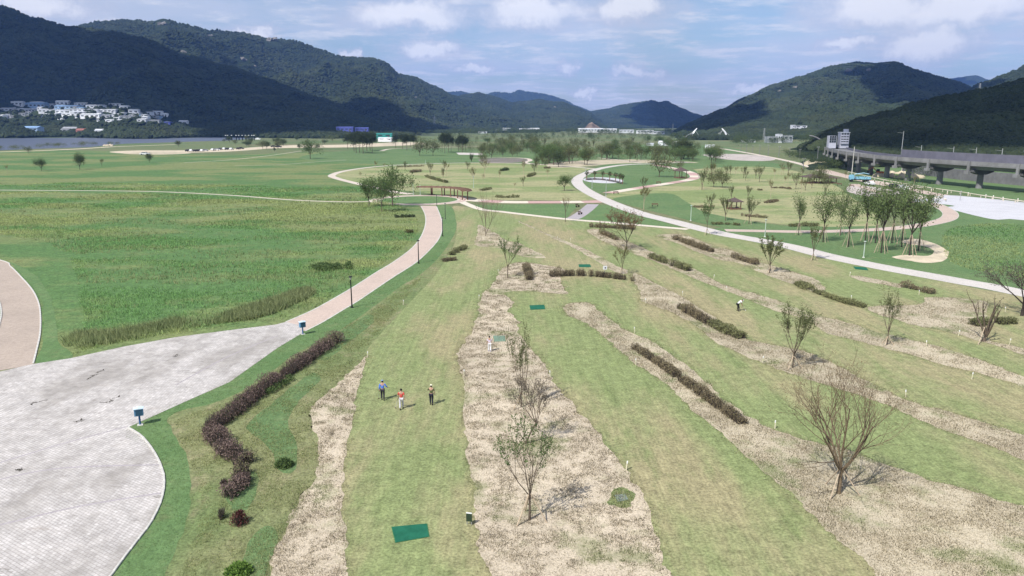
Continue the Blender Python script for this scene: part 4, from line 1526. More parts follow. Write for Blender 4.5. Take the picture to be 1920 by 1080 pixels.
# ================================================================== vehicles
def car(loc, rz, c, lab, kind='car', group='parked cars by the river', sc=1.0):
    e = empty('parked_car', loc, rz, (sc, sc, sc))
    body = mat('car_paint_' + c[0], c[1], .3, .04, 1, 0, .1, .5)
    MB().prism([(-2.2, .35), (-2.25, .8), (-1.5, .95), (1.3, .95), (2.2, .78), (2.25, .4), (2.0, .3), (-2.0, .3)], -.86, .86).build('body', body, e)
    MB().prism([(-1.75, .95), (-1.3, 1.42), (.35, 1.44), (1.15, .95)], -.76, .76).build('cabin', body, e)
    for y in (-.765, .765):
        MB().prism([(-1.5, 1.0), (-1.2, 1.36), (.3, 1.37), (.9, 1.0)], y - .012, y + .012).build('window', M_GLASS, e)
    MB().prism([(1.12, .99), (.40, 1.41), (.44, 1.425), (1.18, .99)], -.68, .68).build('windscreen', M_GLASS, e)
    for x in (-1.35, 1.35):
        for y in (-.8, .8):
            MB().tube([(x, y - .1, .32), (x, y + .1, .32)], .32, 12).build('wheel', M_TYRE, e)
    tag(e, lab, kind, group)


CW, CB, CS, CR = ('white', (.75, .76, .78)), ('black', (.02, .02, .025)), ('silver', (.42, .43, .45)), ('red', (.4, .05, .04))
for i, (x, y, c) in enumerate([(352, 284, CB), (359, 284, CW), (367, 284.3, CB), (373, 284, CB), (379, 284, CW), (385, 283.5, CS), (400, 282.5, CW), (406, 282, CW), (413, 281, CB), (421, 280.5, CW), (427, 281, CB), (434, 281, CW), (447, 280, CB), (452, 279.5, CB)]):
    car(P(x, y), R(random.Random(i).choice((80, 95, 15, 88))), c, '%s car parked on the sand lot by the river, %s from the left' % (c[0], ORD[i]), sc=1.25)
car(P(513, 276), R(20), CB, 'black car parked alone on the river road, right of the others', sc=1.3)
car(P(523, 276.5), R(10), CB, 'dark car parked beside the lone black car', sc=1.3)
car(P(272, 290.5), R(5), CW, 'white van on the sandy track in front of the river', 'van', sc=1.5)
for i, (x, y, c, lab) in enumerate([(1676, 352, CB, 'black car parked under the viaduct, left one'), (1691, 354, CS, 'silver car parked under the viaduct, middle one'), (1698, 357, CW, 'white car parked under the viaduct, right one'),
                                   (1630, 347, CW, 'white car parked just right of the blue truck')]):
    car(P(x, y), R(10 + 30 * i), c, lab, group='cars near the viaduct')
tk = empty('crane_truck', P(1613, 341), R(-12))
tb = mat('truck_blue', (.20, .42, .56), .5, .12, 1)
MB().box((0, 0, .95), (7.4, 2.2, .35)).build('chassis', M_BLACK, tk)
MB().prism([(-4.2, .9), (-4.3, 2.0), (-3.9, 2.7), (-2.7, 2.75), (-2.6, .9)], -1.1, 1.1).build('cab', tb, tk)
MB().prism([(-4.27, 1.95), (-3.93, 2.55), (-3.88, 2.52), (-4.2, 1.93)], -.95, .95).build('windscreen', M_GLASS, tk)
MB().box((.9, 0, 1.55), (5.4, 2.3, .9)).build('cargo_bed', tb, tk)
MB().tube([(-2.2, 0, 1.2), (-2.2, 0, 3.0), (1.0, 0, 3.5), (3.0, 0, 3.1)], [.22, .2, .16, .12], 6).build('crane_arm', mat('truck_blue_pale', (.35, .55, .66), .5, .1, 1), tk)
for x in (-3.4, 1.4, 2.5):
    for y in (-1.0, 1.0):
        MB().tube([(x, y - .15, .48), (x, y + .15, .48)], .48, 12).build('wheel', M_TYRE, tk)
tag(tk, 'blue truck with crane arm parked before the viaduct', 'truck')
ex = empty('excavator', P(1648, 329), R(160))
exo = mat('excavator_orange', (.45, .13, .05), .5, .12, 1)
for y in (-.9, .9):
    MB().prism([(-1.7, .1), (-2.0, .45), (-1.7, .8), (1.7, .8), (2.0, .45), (1.7, .1)], y - .3, y + .3).build('track', M_TYRE, ex)
MB().box((-.3, 0, 1.35), (2.9, 2.2, 1.0)).build('body', exo, ex)
MB().box((.6, .6, 2.2), (1.3, .9, 1.3)).build('cab', M_GLASS, ex)
MB().tube([(.9, -.3, 1.6), (2.8, -.3, 3.6), (4.6, -.3, 2.2)], [.22, .2, .14], 6).build('boom', exo, ex)
MB().box((4.6, -.3, 1.6), (.6, .8, .9), 0, None, .7).build('bucket', M_BLACK, ex)
tag(ex, 'orange excavator working below the viaduct', 'excavator')
# spoil heaps
for i, (x, y, w, h, lab) in enumerate([(1658, 332, 34, 8, 'pinkish sand heap beside the excavator'), (1706, 334, 44, 8, 'long pale sand heap beneath the viaduct'), (1530, 309, 36, 6, 'earth mound with weeds left of the tall pole'),
                                      (1680, 326, 40, 5, 'low earth bank behind the pinkish sand heap'), (203, 274, 16, 3.5, 'sand heap at the river edge on the left'), (1740, 378, 30, 3, 'heap of white stone beside concrete apron')]):
    B = P(x, y)
    s = B.y / F
    mb = MB()
    rr = random.Random(i)
    for k in range(5):
        mb.blob((B.x + (k - 2) * w * s * .2, B.y + rr.uniform(-.6, .6), 0), (w * s * .22, w * s * .15, h * s * rr.uniform(.8, 1.15)), i * 5 + k, .25, 2, 2)
    tag(mb.build('sand_heap', M_WHITEP if 'stone' in lab else M_SAND if i != 2 else M_DRY2, None, True), lab, 'heap')

# quarried stone blocks stored beside the apron
rr = random.Random(21)
for i, x in enumerate((1662, 1672, 1684, 1697, 1706, 1716, 1727, 1735, 1746, 1755, 1764, 1772)):
    y = 361 + (x - 1662) * .12 + rr.uniform(-2.5, 4)
    s = rr.uniform(.5, 1.1)
    mb = MB()
    mb.blob((0, 0, .3 * s), (.9 * s, .6 * s, .45 * s), i, .5, 1.3, 1)
    o = mb.build('stone_block', M_CREAM)
    o.location = P(x, y)
    o.rotation_euler = (0, 0, rr.random() * 3)
    tag(o, 'pale rough stone beside the concrete apron, %s from the left' % ORD[i], 'stone', 'stones stored by the apron')

# barrier rail along the concrete apron
bl = catmull(px2w([(1590, 325), (1640, 337), (1690, 347), (1750, 357), (1800, 364), (1860, 374), (1930, 384), (2050, 402)]), False, 6)
gr = empty('guard_rail', bl[0])
rel = [p - bl[0] for p in bl]
rail = MB()
rail.tube([p + Vector((0, 0, .75)) for p in rel], .14, 6)
rail.build('rail', M_CREAM, gr)
pm = MB().box((0, 0, .4), (.18, .18, .8)).mesh('post', M_CREAM)
for p in rel[::2]:
    link('post', pm, gr, (p.x, p.y, 0))
tag(gr, 'pale guard rail running along the road below the viaduct', 'guard rail')
for i, (x, y) in enumerate([(1746, 360), (1776, 364), (1848, 371), (1862, 373), (1880, 376), (1908, 379), (1815, 367)]):
    e = empty('bollard', P(x, y))
    MB().tube([(0, 0, 0), (0, 0, .95)], [.16, .14], 8).build('shaft', M_CREAM, e)
    MB().tube([(0, 0, .95), (0, 0, 1.1)], [.17, .08], 8).build('cap', M_WHITE, e)
    tag(e, 'white bollard at the concrete apron edge, %s from the left' % ORD[[1746, 1776, 1815, 1848, 1862, 1880, 1908].index(x)], 'bollard', 'bollards on the concrete apron')

# ================================================================== park furniture
def lamp(bx, by, ty, lab, m=None, head=True, pale_base=False):
    B = P(bx, by)
    h = hgt(B, ty)
    e = empty('lamp_post', B)
    MB().tube([(0, 0, 0), (0, 0, h * .12), (0, 0, h * .9)], [.12, .085, .065], 8).build('shaft', m or M_BLACK, e)
    MB().tube([(0, 0, 0), (0, 0, .12)], [.22, .18], 10).build('base', M_KERB if pale_base else (m or M_BLACK), e)
    MB().tube([(0, 0, h * .9), (0, 0, h * .975)], [.10, .13], 10).build('lantern', mat('lantern_glass', (.35, .36, .34), .3, .05, 2), e)
    MB().tube([(0, 0, h * .975), (0, 0, h)], [.24, .20], 12).build('lamp_cap', m or M_BLACK, e)
    tag(e, lab, 'lamp post', 'lamp posts along the paths')


M_PALEG = mat('pale_green_metal', (.42, .50, .44), .5, .1, 2)
lamp(660, 577, 518, 'black lamp post nearest the plaza on the main path')
lamp(785, 494, 450, 'black lamp post, second along the main path from the plaza')
lamp(830, 443, 408, 'black lamp post, third along the main path from the plaza')
lamp(835, 411, 381, 'slim dark lamp post, fourth along the main path', mat('dark_green_metal', (.06, .08, .06), .5, .1, 2))
lamp(819, 387, 366, 'lamp post at the roundabout end of the main path', mat('dark_green_metal', (.06, .08, .06)))
lamp(775, 364.5, 344, 'pale post behind the round lawn, left one', M_PALEG)
lamp(788, 365, 348, 'pale post behind the round lawn, right one', M_PALEG)
lamp(1434, 444, 411, 'pale green lamp post between the two forking paths', M_PALEG, True, True)
lamp(1619, 483, 452, 'pale green lamp post under the grove of staked trees', M_PALEG, True, True)
lamp(1295, 414, 385, 'pale green lamp post beside the grey path', M_PALEG, True, True)
lamp(1136, 368, 336, 'lamp post on the paved corner of the white court', M_STEEL)
lamp(1110, 353, 335, 'lamp post left of the white court', M_STEEL)
lamp(1098, 340, 315, 'pale lamp post at the head of the white court', M_STEEL)
lamp(798, 307, 300, 'tiny lamp post on the far loop path', M_PALEG)
lamp(888, 352, 330, 'slim pale post on the lawn behind the arched shelter', M_PALEG)
lamp(1800, 376, 358, 'lamp post on the concrete apron', M_STEEL)

# blue boxes on posts
for (bx, by, ty, lab, rz) in ((263, 797, 765, 'blue box on a post at the plaza corner kerb', R(24)), (568, 627, 603, 'blue box on a post where the main path meets the plaza', R(35))):
    B = P(bx, by)
    h = hgt(B, ty)
    e = empty('meter_box', B, rz)
    bl_ = mat('box_blue', (.09, .22, .36), .45, .08, 3)
    MB().box((0, 0, .03), (.4, .4, .06)).build('base', M_KERB, e)
    MB().tube([(0, 0, .05), (0, 0, h * .6)], .07, 8).build('post', mat('post_blue', (.05, .12, .26), .5, .08, 3), e)
    MB().box((0, 0, h * .78), (.62, .42, h * .4)).build('box', bl_, e)
    MB().box((.02, -.218, h * .77), (.46, .02, h * .3)).build('door', mat('box_blue_dark', (.03, .08, .13), .4, .08, 3), e)
    MB().prism([(-.36, h * .98), (-.36, h * 1.0), (0, h * 1.03), (.36, h * 1.0), (.36, h * .98)], -.27, .27).build('lid', mat('lid_pale_blue', (.55, .68, .78), .4, .05, 3), e)
    tag(e, lab, 'box', 'blue boxes at the plaza')

# tee mats
def mat_pad(pts, lab, m):
    w = px2w(pts)
    c = sum(w, Vector()) / len(w)
    loc_ = [p - c for p in w]
    e = empty('tee_mat', (c.x, c.y, 6 * Z))
    n = len(loc_)
    mb = MB()
    den = []
    rr = random.Random(len(lab))
    for i in range(n):
        a, b = loc_[i], loc_[(i + 1) % n]
        for k in range(8):
            q = a.lerp(b, k / 8)
            den.append(q * (1 + rr.uniform(-.02, .02)))
    vs = [Vector((p.x, p.y, .0)) for p in den] + [Vector((p.x, p.y, .025)) for p in den]
    k = len(den)
    mb.add(vs, [tuple(range(k, 2 * k))] + [((i + 1) % k, i, i + k, (i + 1) % k + k) for i in range(k)])
    mb.build('turf_sheet', m, e)
    vs = [p * 1.04 for p in loc_] + [p * .985 for p in loc_]
    fr = MB()
    fr.add([Vector((p.x, p.y, .012)) for p in vs], [((i + 1) % n, i, i + n, (i + 1) % n + n) for i in range(n)])
    fr.build('frayed_edge', mat('mat_edge', (.05, .17, .075), .95, .4, 4), e)
    tag(e, lab, 'mat', 'green tee mats')


t = NT('artificial_turf')
v_ = t.coord()
n_ = t.noise(v_, 40, 3)
t.bump(n_, .4, .01)
M_TURF = t.done(t.mix(t.ramp(t.noise(v_, 1.5, 4), .3, .7), (.010, .095, .055), (.016, .130, .076)), .9)
mat_pad([(735, 989), (800, 983), (804, 1007), (742, 1018)], 'large green tee mat on the nearest fairway', M_TURF)
mat_pad([(993, 573), (1020, 572), (1022, 580), (995, 581)], 'green tee mat between two dry strips in mid course', M_TURF)
mat_pad([(1085, 496), (1106, 496), (1108, 501), (1086, 501)], 'green tee mat behind the long clipped hedge', M_TURF)
mat_pad([(1600, 500), (1624, 502), (1628, 507), (1604, 505)], 'green tee mat near the long grey path', M_TURF)
mat_pad([(925, 630), (946, 630), (948, 640), (927, 641)], 'faded grey green tee mat beside the woman in white', mat('faded_turf', (.16, .24, .18), .9, .2, 4))
mat_pad([(1152, 929), (1172, 927), (1178, 938), (1158, 942)], 'faded grey plate in the round weedy patch', mat('faded_plate', (.17, .20, .18), .8, .2, 4))
# round weedy patch
WEEDY = patch('weedy_patch', [(1142, 928), (1160, 915), (1182, 920), (1188, 936), (1176, 949), (1160, 951), (1148, 944)], 7 * Z, M_ROUGH, 6, .5)[1]

# course markers
STAKES = [(756, 572, 'open fairway left of the long dry strip'), (689, 671, 'tip of the left dry strip'), (935, 513, 'upper left edge of the central dry strip'), (898, 562, 'left edge of the central dry strip'),
          (870, 706, 'left edge of the central dry strip, farther down'), (1032, 708, 'right edge of the central dry strip'), (1174, 882, 'right edge of the central dry strip, nearest the camera'),
          (1190, 624, 'head of the middle hedge'), (1192, 684, 'lower side of the middle hedge'), (1210, 569, 'bend of the third dry strip'), (1046, 450, 'thin strip near the back fairways, left'),
          (1070, 453, 'thin strip near the back fairways, right'), (974, 420, 'far tip of the thin back strip'), (1338, 523, 'narrow strip above the putting golfer, left'), (1363, 546, 'narrow strip just above the putting golfer'),
          (1430, 680, 'strip below the putting golfer'), (1596, 563, 'long olive hedge on the right'), (1723, 553, 'end of the small right hedge'), (1797, 630, 'rough left of the pruned tree'), (1737, 650, 'narrow strip below the wide right rough'),
          (1893, 646, 'rough right of the pruned tree'), (1822, 711, 'narrow strip at the right edge, lowest'), (1280, 555, 'upper end of the brown hedge'), (1593, 518, 'strip beside the far right tee mat'), (1423, 512, 'mulch ring of the vase shaped tree'),
          (1453, 804, 'lower end of the middle hedge'), (1698, 745, 'strip right of the large bare tree'), (1885, 585, 'crown shadow of the dark tree at right edge')]
t = 0
stake_y = mat('stake_cream', (.58, .55, .40), .6, .08, 3)
for (x, y, where) in STAKES:
    B = P(x, y)
    e = empty('marker_stake', B, 0)
    h = .66
    MB().tube([(0, 0, -.1), (0, 0, h - .16)], .042, 8).build('shaft', stake_y, e)
    MB().tube([(0, 0, h - .16), (0, 0, h)], .045, 8).build('top_band', M_WHITE, e)
    e.rotation_euler = (random.Random(x).uniform(-.1, .1), random.Random(y).uniform(-.12, .12), 0)
    tag(e, 'short white marker stake at the ' + where, 'stake', 'course marker stakes')
# hole board at the nearest tee
e = empty('hole_board', P(880, 984), R(-12))
for sx in (-.13, .13):
    MB().tube([(sx, 0, 0), (sx, 0, .75)], .025, 6).build('leg', M_STEEL, e)
MB().box((0, -.03, .48), (.34, .03, .5)).build('panel', mat('board_dark', (.03, .05, .03), .5, .1, 3), e)
MB().box((0, -.03, .76), (.34, .032, .06)).build('top_rail', M_WHITE, e)
tag(e, 'small dark board on two legs beside the nearest fairway edge', 'sign')
e = empty('hole_sign', P(1134, 517), R(8))
MB().tube([(0, .03, 0), (0, .03, 1.2)], .035, 6).build('post', M_STEEL, e)
MB().box((0, 0, 1.25), (.62, .04, .55)).build('panel', M_WHITE, e)
MB().box((.05, -.025, 1.22), (.22, .01, .2)).build('mark', M_BLACK, e)
tag(e, 'small white sign board standing in the long clipped hedge', 'sign')

# arched shelter at the roundabout
sh = empty('arched_shelter', (RC.x, RC.y, 0))
posts = [(808.6, 365.5), (828.7, 367.5), (845, 369), (858, 371.5), (867, 375)]
pw = [P(x, y) for x, y in posts]
angs = [math.atan2(p.y - RC.y, p.x - RC.x) for p in pw]
rr_ = sum((p - RC).length for p in pw) / len(pw)
for p in pw:
    q = p - RC
    MB().tube([(q.x, q.y, 0), (q.x, q.y, 2.55)], [.19, .16], 8).build('post', M_WOOD, sh)
    d = q.normalized()
    q2 = q + d * 1.6
    MB().tube([(q2.x, q2.y, 0), (q2.x, q2.y, 2.55)], [.19, .16], 8).build('post', M_WOOD, sh)
a0, a1 = angs[0] + .30, angs[-1] - .12
N = 26
inn, outr = MB(), MB()
sec = [(-1.0, 2.6), (-.9, 2.78), (.8, 3.05), (2.4, 2.85), (2.5, 2.66), (.8, 2.84)]
vs, fs = [], []
for i in range(N + 1):
    t_ = a0 + (a1 - a0) * i / N
    tp = 1.0 if 2 < i < N - 2 else .55 + .15 * min(i, N - i)
    for r_, z_ in sec:
        vs.append(((rr_ + .8 + (r_ - .8) * tp) * math.cos(t_), (rr_ + .8 + (r_ - .8) * tp) * math.sin(t_), z_))
k = len(sec)
for i in range(N):
    for j in range(k):
        fs.append((i * k + j, i * k + (j + 1) % k, (i + 1) * k + (j + 1) % k, (i + 1) * k + j))
fs += [tuple(range(k)), tuple(reversed(range(N * k, N * k + k)))]
rf = MB().add(vs, fs).build('roof', M_WOOD, sh)
for i in range(0, N, 2):
    t_ = a0 + (a1 - a0) * (i + .5) / N
    c_, s_ = math.cos(t_), math.sin(t_)
    MB().tube([((rr_ - .95) * c_, (rr_ - .95) * s_, 2.83), ((rr_ + .8) * c_, (rr_ + .8) * s_, 3.1), ((rr_ + 2.4) * c_, (rr_ + 2.4) * s_, 2.9)], .05, 4).build('roof_batten', M_WOOD, rf)
for i in (4, 10, 16):
    t_ = a0 + (a1 - a0) * (i + .5) / N
    MB().box(((rr_ + .8) * math.cos(t_), (rr_ + .8) * math.sin(t_), .42), (.5, 2.2, .08), t_).build('bench', M_WOOD, sh)
tag(sh, 'curved brown timber shelter on posts beside the round lawn', 'shelter')


# square pavilions
def pavilion(bx, by, ty, wpx, lab, rz=0.0, m=None):
    B = P(bx, by)
    h = hgt(B, ty)
    w = wpx / F * B.y
    e = empty('pavilion', B, rz)
    MB().box((0, 0, .15), (w * .85, w * .85, .3)).build('floor', M_WOOD, e)
    for sx in (-1, 1):
        for sy in (-1, 1):
            MB().box((sx * w * .36, sy * w * .36, h * .33 + .15), (.2, .2, h * .66)).build('post', M_WOOD, e)
    mb = MB()
    a = w * .52
    z0, z1 = h * .64, h
    mb.add([(-a, -a, z0), (a, -a, z0), (a, a, z0), (-a, a, z0), (-a, -a, z0 + .12), (a, -a, z0 + .12), (a, a, z0 + .12), (-a, a, z0 + .12), (0, 0, z1)],
           [(3, 2, 1, 0), (0, 1, 5, 4), (1, 2, 6, 5), (2, 3, 7, 6), (3, 0, 4, 7), (4, 5, 8), (5, 6, 8), (6, 7, 8), (7, 4, 8)])
    rf = mb.build('roof', m or mat('shingle_brown', (.10, .075, .07), .85, .25, 4, .4), e)
    MB().tube([(0, 0, z1 - .05), (0, 0, z1 + .2)], [.12, .05], 8).build('finial', M_WOOD, rf)
    for sy in (-1, 1):
        MB().box((0, sy * w * .36, .8), (w * .66, .06, .08)).build('handrail', M_WOOD, e)
    for sx in (-1, 1):
        MB().box((sx * w * .25, 0, .52), (.4, w * .5, .08)).build('bench', M_WOOD, e)
    tag(e, lab, 'pavilion', 'park pavilions')


pavilion(1376, 392, 370, 25, 'small brown hip-roofed pavilion on the pale lawn', R(8))
pavilion(1276, 334, 313, 21, 'dark pavilion inside the bend of the ring path', R(20))
pavilion(1522, 343, 326, 34, 'wide dark pavilion near the service road, left half', R(10))
pavilion(1549, 343, 328, 34, 'wide dark pavilion near the service road, right half', R(10))
# pergola by the white court
pg = empty('pergola', P(1142, 341))
o_ = pg.location.copy()
pp = [P(x, y) - o_ for x, y in ((1100, 338), (1115, 337.5), (1130, 338.2), (1143, 340), (1154, 342), (1162, 344), (1167, 345.5))]
for p in pp:
    MB().tube([(p.x, p.y, 0), (p.x, p.y, 2.9)], .16, 8).build('post', M_WOOD, pg)
MB().tube([p + Vector((0, 0, 2.95)) for p in pp], .14, 6).build('beam', M_WOOD, pg)
MB().tube([p + Vector((0, 1.2, .35)) for p in pp], .4, 6).build('low_wall', M_CONC_D, pg)
PERGOLA = (pg, pp)
tag(pg, 'dark pergola with vine tufts curving round the white court', 'pergola')


def bench(x, y, lab, rz=0.0):
    e = empty('park_bench', P(x, y), rz)
    for i in range(3):
        MB().box((0, -.16 + .16 * i, .45), (1.8, .13, .05)).build('seat_slat', M_WOOD, e)
    for i in range(2):
        MB().box((0, .27, .62 + .17 * i), (1.8, .04, .13)).build('back_slat', M_WOOD, e)
    for s_ in (-.75, .75):
        MB().box((s_, .02, .21), (.08, .42, .42)).build('leg', M_BLACK, e)
    tag(e, lab, 'bench', 'park benches')


bench(1155, 363.5, 'dark bench on the ring path near the white court', R(15))
bench(1083, 388, 'dark bench at the upper end of the lilac path', R(60))
bench(1088, 402, 'dark bench at the lower end of the lilac path', R(60))
bench(1235, 344.5, 'dark bench on the lawn inside the ring path', R(5))
bench(1228, 387, 'dark bench under the staked tree by the grey path', R(5))
bench(1574, 348, 'dark bench beside the service road, left one', R(-5))
bench(1597, 351, 'dark bench beside the service road, right one', R(-5))

# ================================================================== trees
class FB(MB):
    def __init__(self):
        super().__init__()
        self.t = []

    def leaf(self, p, d, s, tint):
        b = len(self.v)
        self.v += [tuple(p), tuple(p + d * .5 + s), tuple(p + d), tuple(p + d * .5 - s)]
        self.f.append((b, b + 1, b + 2, b + 3))
        self.mi.append(self.cur)
        self.t += [tint] * 4

    def blade(self, p, d, s, tint):
        b = len(self.v)
        self.v += [tuple(p - s), tuple(p + s), tuple(p + d)]
        self.f.append((b, b + 1, b + 2))
        self.mi.append(self.cur)
        self.t += [tint] * 3

    def mesh(self, name, mats, smooth=False):
        me = super().mesh(name, mats, smooth)
        self.t += [.3] * (len(self.v) - len(self.t))
        a = me.attributes.new('tint', 'FLOAT', 'POINT')
        a.data.foreach_set('value', self.t)
        return me

    def tube(self, *a, **k):
        super().tube(*a, **k)
        self.t += [.3] * (len(self.v) - len(self.t))
        return self


def rvec(rr):
    while True:
        v = Vector((rr.uniform(-1, 1), rr.uniform(-1, 1), rr.uniform(-1, 1)))
        if .05 < v.length < 1:
            return v.normalized()


def grow_tree(seed, H=6.0, trunk=.28, limbs=5, ang=28, levels=3, kids=3, r0=.09, leaves=900, lsize=.12, ratio=.66, up=.25, droop=0.0, spread_leaf=.35, lean=(0, 0), wiggle=.12, limb_len=.62, tmin=.45,
              clump=1):
    """returns (wood MB, crown FB): a tapered trunk with forking limbs, fine twigs and leaf-sized faces along them"""
    rr = random.Random(seed)
    wood, crown = MB(), FB()
    tips = []

    def branch(p, d, L, r, lev):
        n = 4 if lev == levels else 3
        pts, rad = [p.copy()], [r]
        q, dd = p.copy(), d.copy()
        for i in range(n):
            dd = (dd + rvec(rr) * wiggle + Vector((0, 0, up * .35 - droop * (i / n)))).normalized()
            q = q + dd * (L / n)
            pts.append(q.copy())
            rad.append(r * (1 - .55 * (i + 1) / n))
        if lev >= levels - 1:
            wood.tube(pts, rad, 6 if lev == levels else 5, False)
        else:
            crown.cur = 0
            crown.tube(pts, rad, 3, False)
        if lev <= 1:
            tips.append((pts, L))
        if lev == 0:
            return
        nk = kids if lev < levels else kids + 1
        for k in range(nk):
            t_ = tmin + (1 - tmin) * (k + rr.random()) / nk
            f = t_ * n
            i = min(int(f), n - 1)
            b = pts[i].lerp(pts[i + 1], f - i)
            base = (pts[i + 1] - pts[i]).normalized()
            ax = base.cross(rvec(rr))
            if ax.length < 1e-3:
                continue
            a = math.radians(rr.uniform(.55, 1.25) * ang)
            nd = (Matrix.Rotation(a, 3, ax.normalized()) @ base)
            nd = (nd + Vector((0, 0, up * .4))).normalized()
            branch(b, nd, L * ratio * rr.uniform(.75, 1.15), max(rad[i] * .58, .006), lev - 1)

    th = H * trunk
    top = Vector((lean[0], lean[1], th))
    mid = top * .5 + Vector((rr.uniform(-.05, .05), rr.uniform(-.05, .05), 0)) * H * .1
    wood.tube([(0, 0, -.15), (top * .06), mid, top], [r0 * 1.7, r0 * 1.25, r0 * 1.05, r0 * .9], 8, False)
    a0 = rr.random() * 6.28
    for k in range(limbs):
        t_ = a0 + 6.283 * k / limbs + rr.uniform(-.35, .35)
        tilt = math.radians(ang * rr.uniform(.55, 1.3)) if k else math.radians(ang * .25)
        d = Vector((math.cos(t_) * math.sin(tilt), math.sin(t_) * math.sin(tilt), math.cos(tilt)))
        s = top - Vector((0, 0, th * rr.uniform(0, .25)))
        branch(s, d, (H - th) * limb_len * rr.uniform(.8, 1.1), r0 * .62, levels)
    if leaves and tips:
        crown.cur = 1
        per = max(1, leaves // (len(tips) * clump))
        for pts, L in tips:
            for _ in range(per):
                f = rr.uniform(.15, 1.0) * (len(pts) - 1)
                i = min(int(f), len(pts) - 2)
                b0 = pts[i].lerp(pts[i + 1], f - i)
                for _c in range(clump):
                    b = b0 + rvec(rr) * lsize * spread_leaf * (2 if clump == 1 else 4) * rr.random()
                    d = (rvec(rr) + Vector((0, 0, .1))).normalized() * lsize * rr.uniform(.6, 1.3)
                    s = d.cross(rvec(rr))
                    if s.length > 1e-6:
                        s = s.normalized() * lsize * rr.uniform(.22, .38)
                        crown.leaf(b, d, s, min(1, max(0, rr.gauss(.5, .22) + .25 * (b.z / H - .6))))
    zs = sorted([p[2] for p in wood.v] + [p[2] for p in crown.v])
    zmax = zs[int(len(zs) * .965)] if crown.v else zs[-1]
    k = H / zmax
    wood.v = [(x * k, y * k, z * k) for x, y, z in wood.v]
    crown.v = [(x * k, y * k, z * k) for x, y, z in crown.v]
    return wood, crown


def stakes(e, n, h, r, rot=.3, m=None, rad=.05):
    for k in range(n):
        t_ = rot + 6.283 * k / n
        MB().tube([(math.cos(t_) * r, math.sin(t_) * r, -.05), (math.cos(t_) * .06, math.sin(t_) * .06, h)], [rad, rad * .85], 6).build('support_stake', m or M_WOODP, e)


def hero(bx, by, ty, lab, seed, lm, bark=None, st=3, sth=.24, str_=.17, rz=0.0, name='young_tree', **kw):
    B = P(bx, by)
    H = hgt(B, ty)
    w, c = grow_tree(seed, H, **kw)
    e = empty(name, B, rz)
    w.build('trunk', bark or M_BARK, e, True)
    if c.f:
        c.build('crown', [bark or M_BARK, lm], e)
    if st:
        stakes(e, st, H * sth, H * str_, 3.9, None, .045)
    tag(e, lab, 'tree')
    return e


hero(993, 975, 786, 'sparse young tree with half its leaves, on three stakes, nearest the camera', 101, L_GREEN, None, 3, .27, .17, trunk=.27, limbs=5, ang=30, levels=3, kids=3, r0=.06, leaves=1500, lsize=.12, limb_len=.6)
hero(985, 832, 714, 'thin nearly bare brownish tree just behind the nearest staked tree', 108, L_GREY, None, 0, 0, 0, trunk=.34, limbs=5, ang=32, levels=3, kids=4, r0=.055, leaves=1500, lsize=.09, limb_len=.62, lean=(.75, 0))
hero(977, 764, 620, 'slender tree with olive leaf tips, third back in the central dry strip', 103, L_OLIVE, None, 3, .20, .14, trunk=.2, limbs=4, ang=17, levels=3, kids=3, r0=.06, leaves=1700, lsize=.15, limb_len=.7, tmin=.5, up=.45)
hero(1572, 925, 680, 'large bare broom-shaped tree with stakes on the right dry strip', 104, L_BROWN, M_BARKY, 3, .2, .15, trunk=.2, limbs=7, ang=40, levels=3, kids=4, r0=.12, leaves=1700, lsize=.08, limb_len=.62, up=.26, tmin=.3, wiggle=.13, ratio=.68)
hero(1486, 690, 576, 'vase shaped sparse olive tree left of the large bare tree', 105, L_OLIVE, None, 3, .2, .16, trunk=.26, limbs=6, ang=25, levels=3, kids=3, r0=.06, leaves=2200, lsize=.15, up=.35)
hero(1663, 647, 545, 'thin pale olive tree on the narrow strip at right', 106, L_OLIVE, None, 3, .16, .12, trunk=.28, limbs=5, ang=24, levels=3, kids=3, r0=.055, leaves=1200, lsize=.13, up=.35)
hero(1843, 640, 560, 'hard-pruned tree with bare leaning stems and a pale prop', 107, L_OLIVE, M_BARK, 2, .35, .38, trunk=.12, limbs=5, ang=24, levels=1, kids=2, r0=.16, leaves=90, lsize=.15, limb_len=.85, lean=(.25, 0), ratio=.4)
hero(1916, 592, 488, 'dark spreading tree with a dense grey twiggy crown at right edge', 118, L_GREY, M_BARKD, 0, 0, 0, trunk=.25, limbs=6, ang=40, levels=3, kids=5, r0=.14, leaves=5200, lsize=.13, up=.18, wiggle=.2)
hero(1443, 512, 446, 'vase shaped tree in a mulch ring beside the long grey path', 109, L_OLIVE, None, 3, .16, .13, trunk=.25, limbs=6, ang=24, levels=2, kids=3, r0=.07, leaves=1300, lsize=.26, up=.35)
hero(1524, 488, 424, 'thin staked tree touching the long grey path', 110, L_OLIVE, None, 3, .18, .14, trunk=.3, limbs=5, ang=20, levels=2, kids=3, r0=.055, leaves=900, lsize=.2, up=.4)
hero(1325, 441, 381, 'blue-green staked tree where the two paths meet', 111, L_GREEN, None, 3, .2, .13, trunk=.4, limbs=5, ang=28, levels=2, kids=3, r0=.05, leaves=900, lsize=.22)
hero(952, 521, 449, 'green vase shaped tree at the top of central dry strip', 112, L_GREEN, None, 0, 0, 0, trunk=.35, limbs=5, ang=27, levels=3, kids=3, r0=.06, leaves=1900, lsize=.16, up=.3)
hero(911, 442, 364, 'bare multi-stem tree on the small dry patch below the tan path', 113, L_BROWN, None, 0, 0, 0, trunk=.06, limbs=5, ang=20, levels=3, kids=4, r0=.09, leaves=700, lsize=.14, up=.3, limb_len=.8)
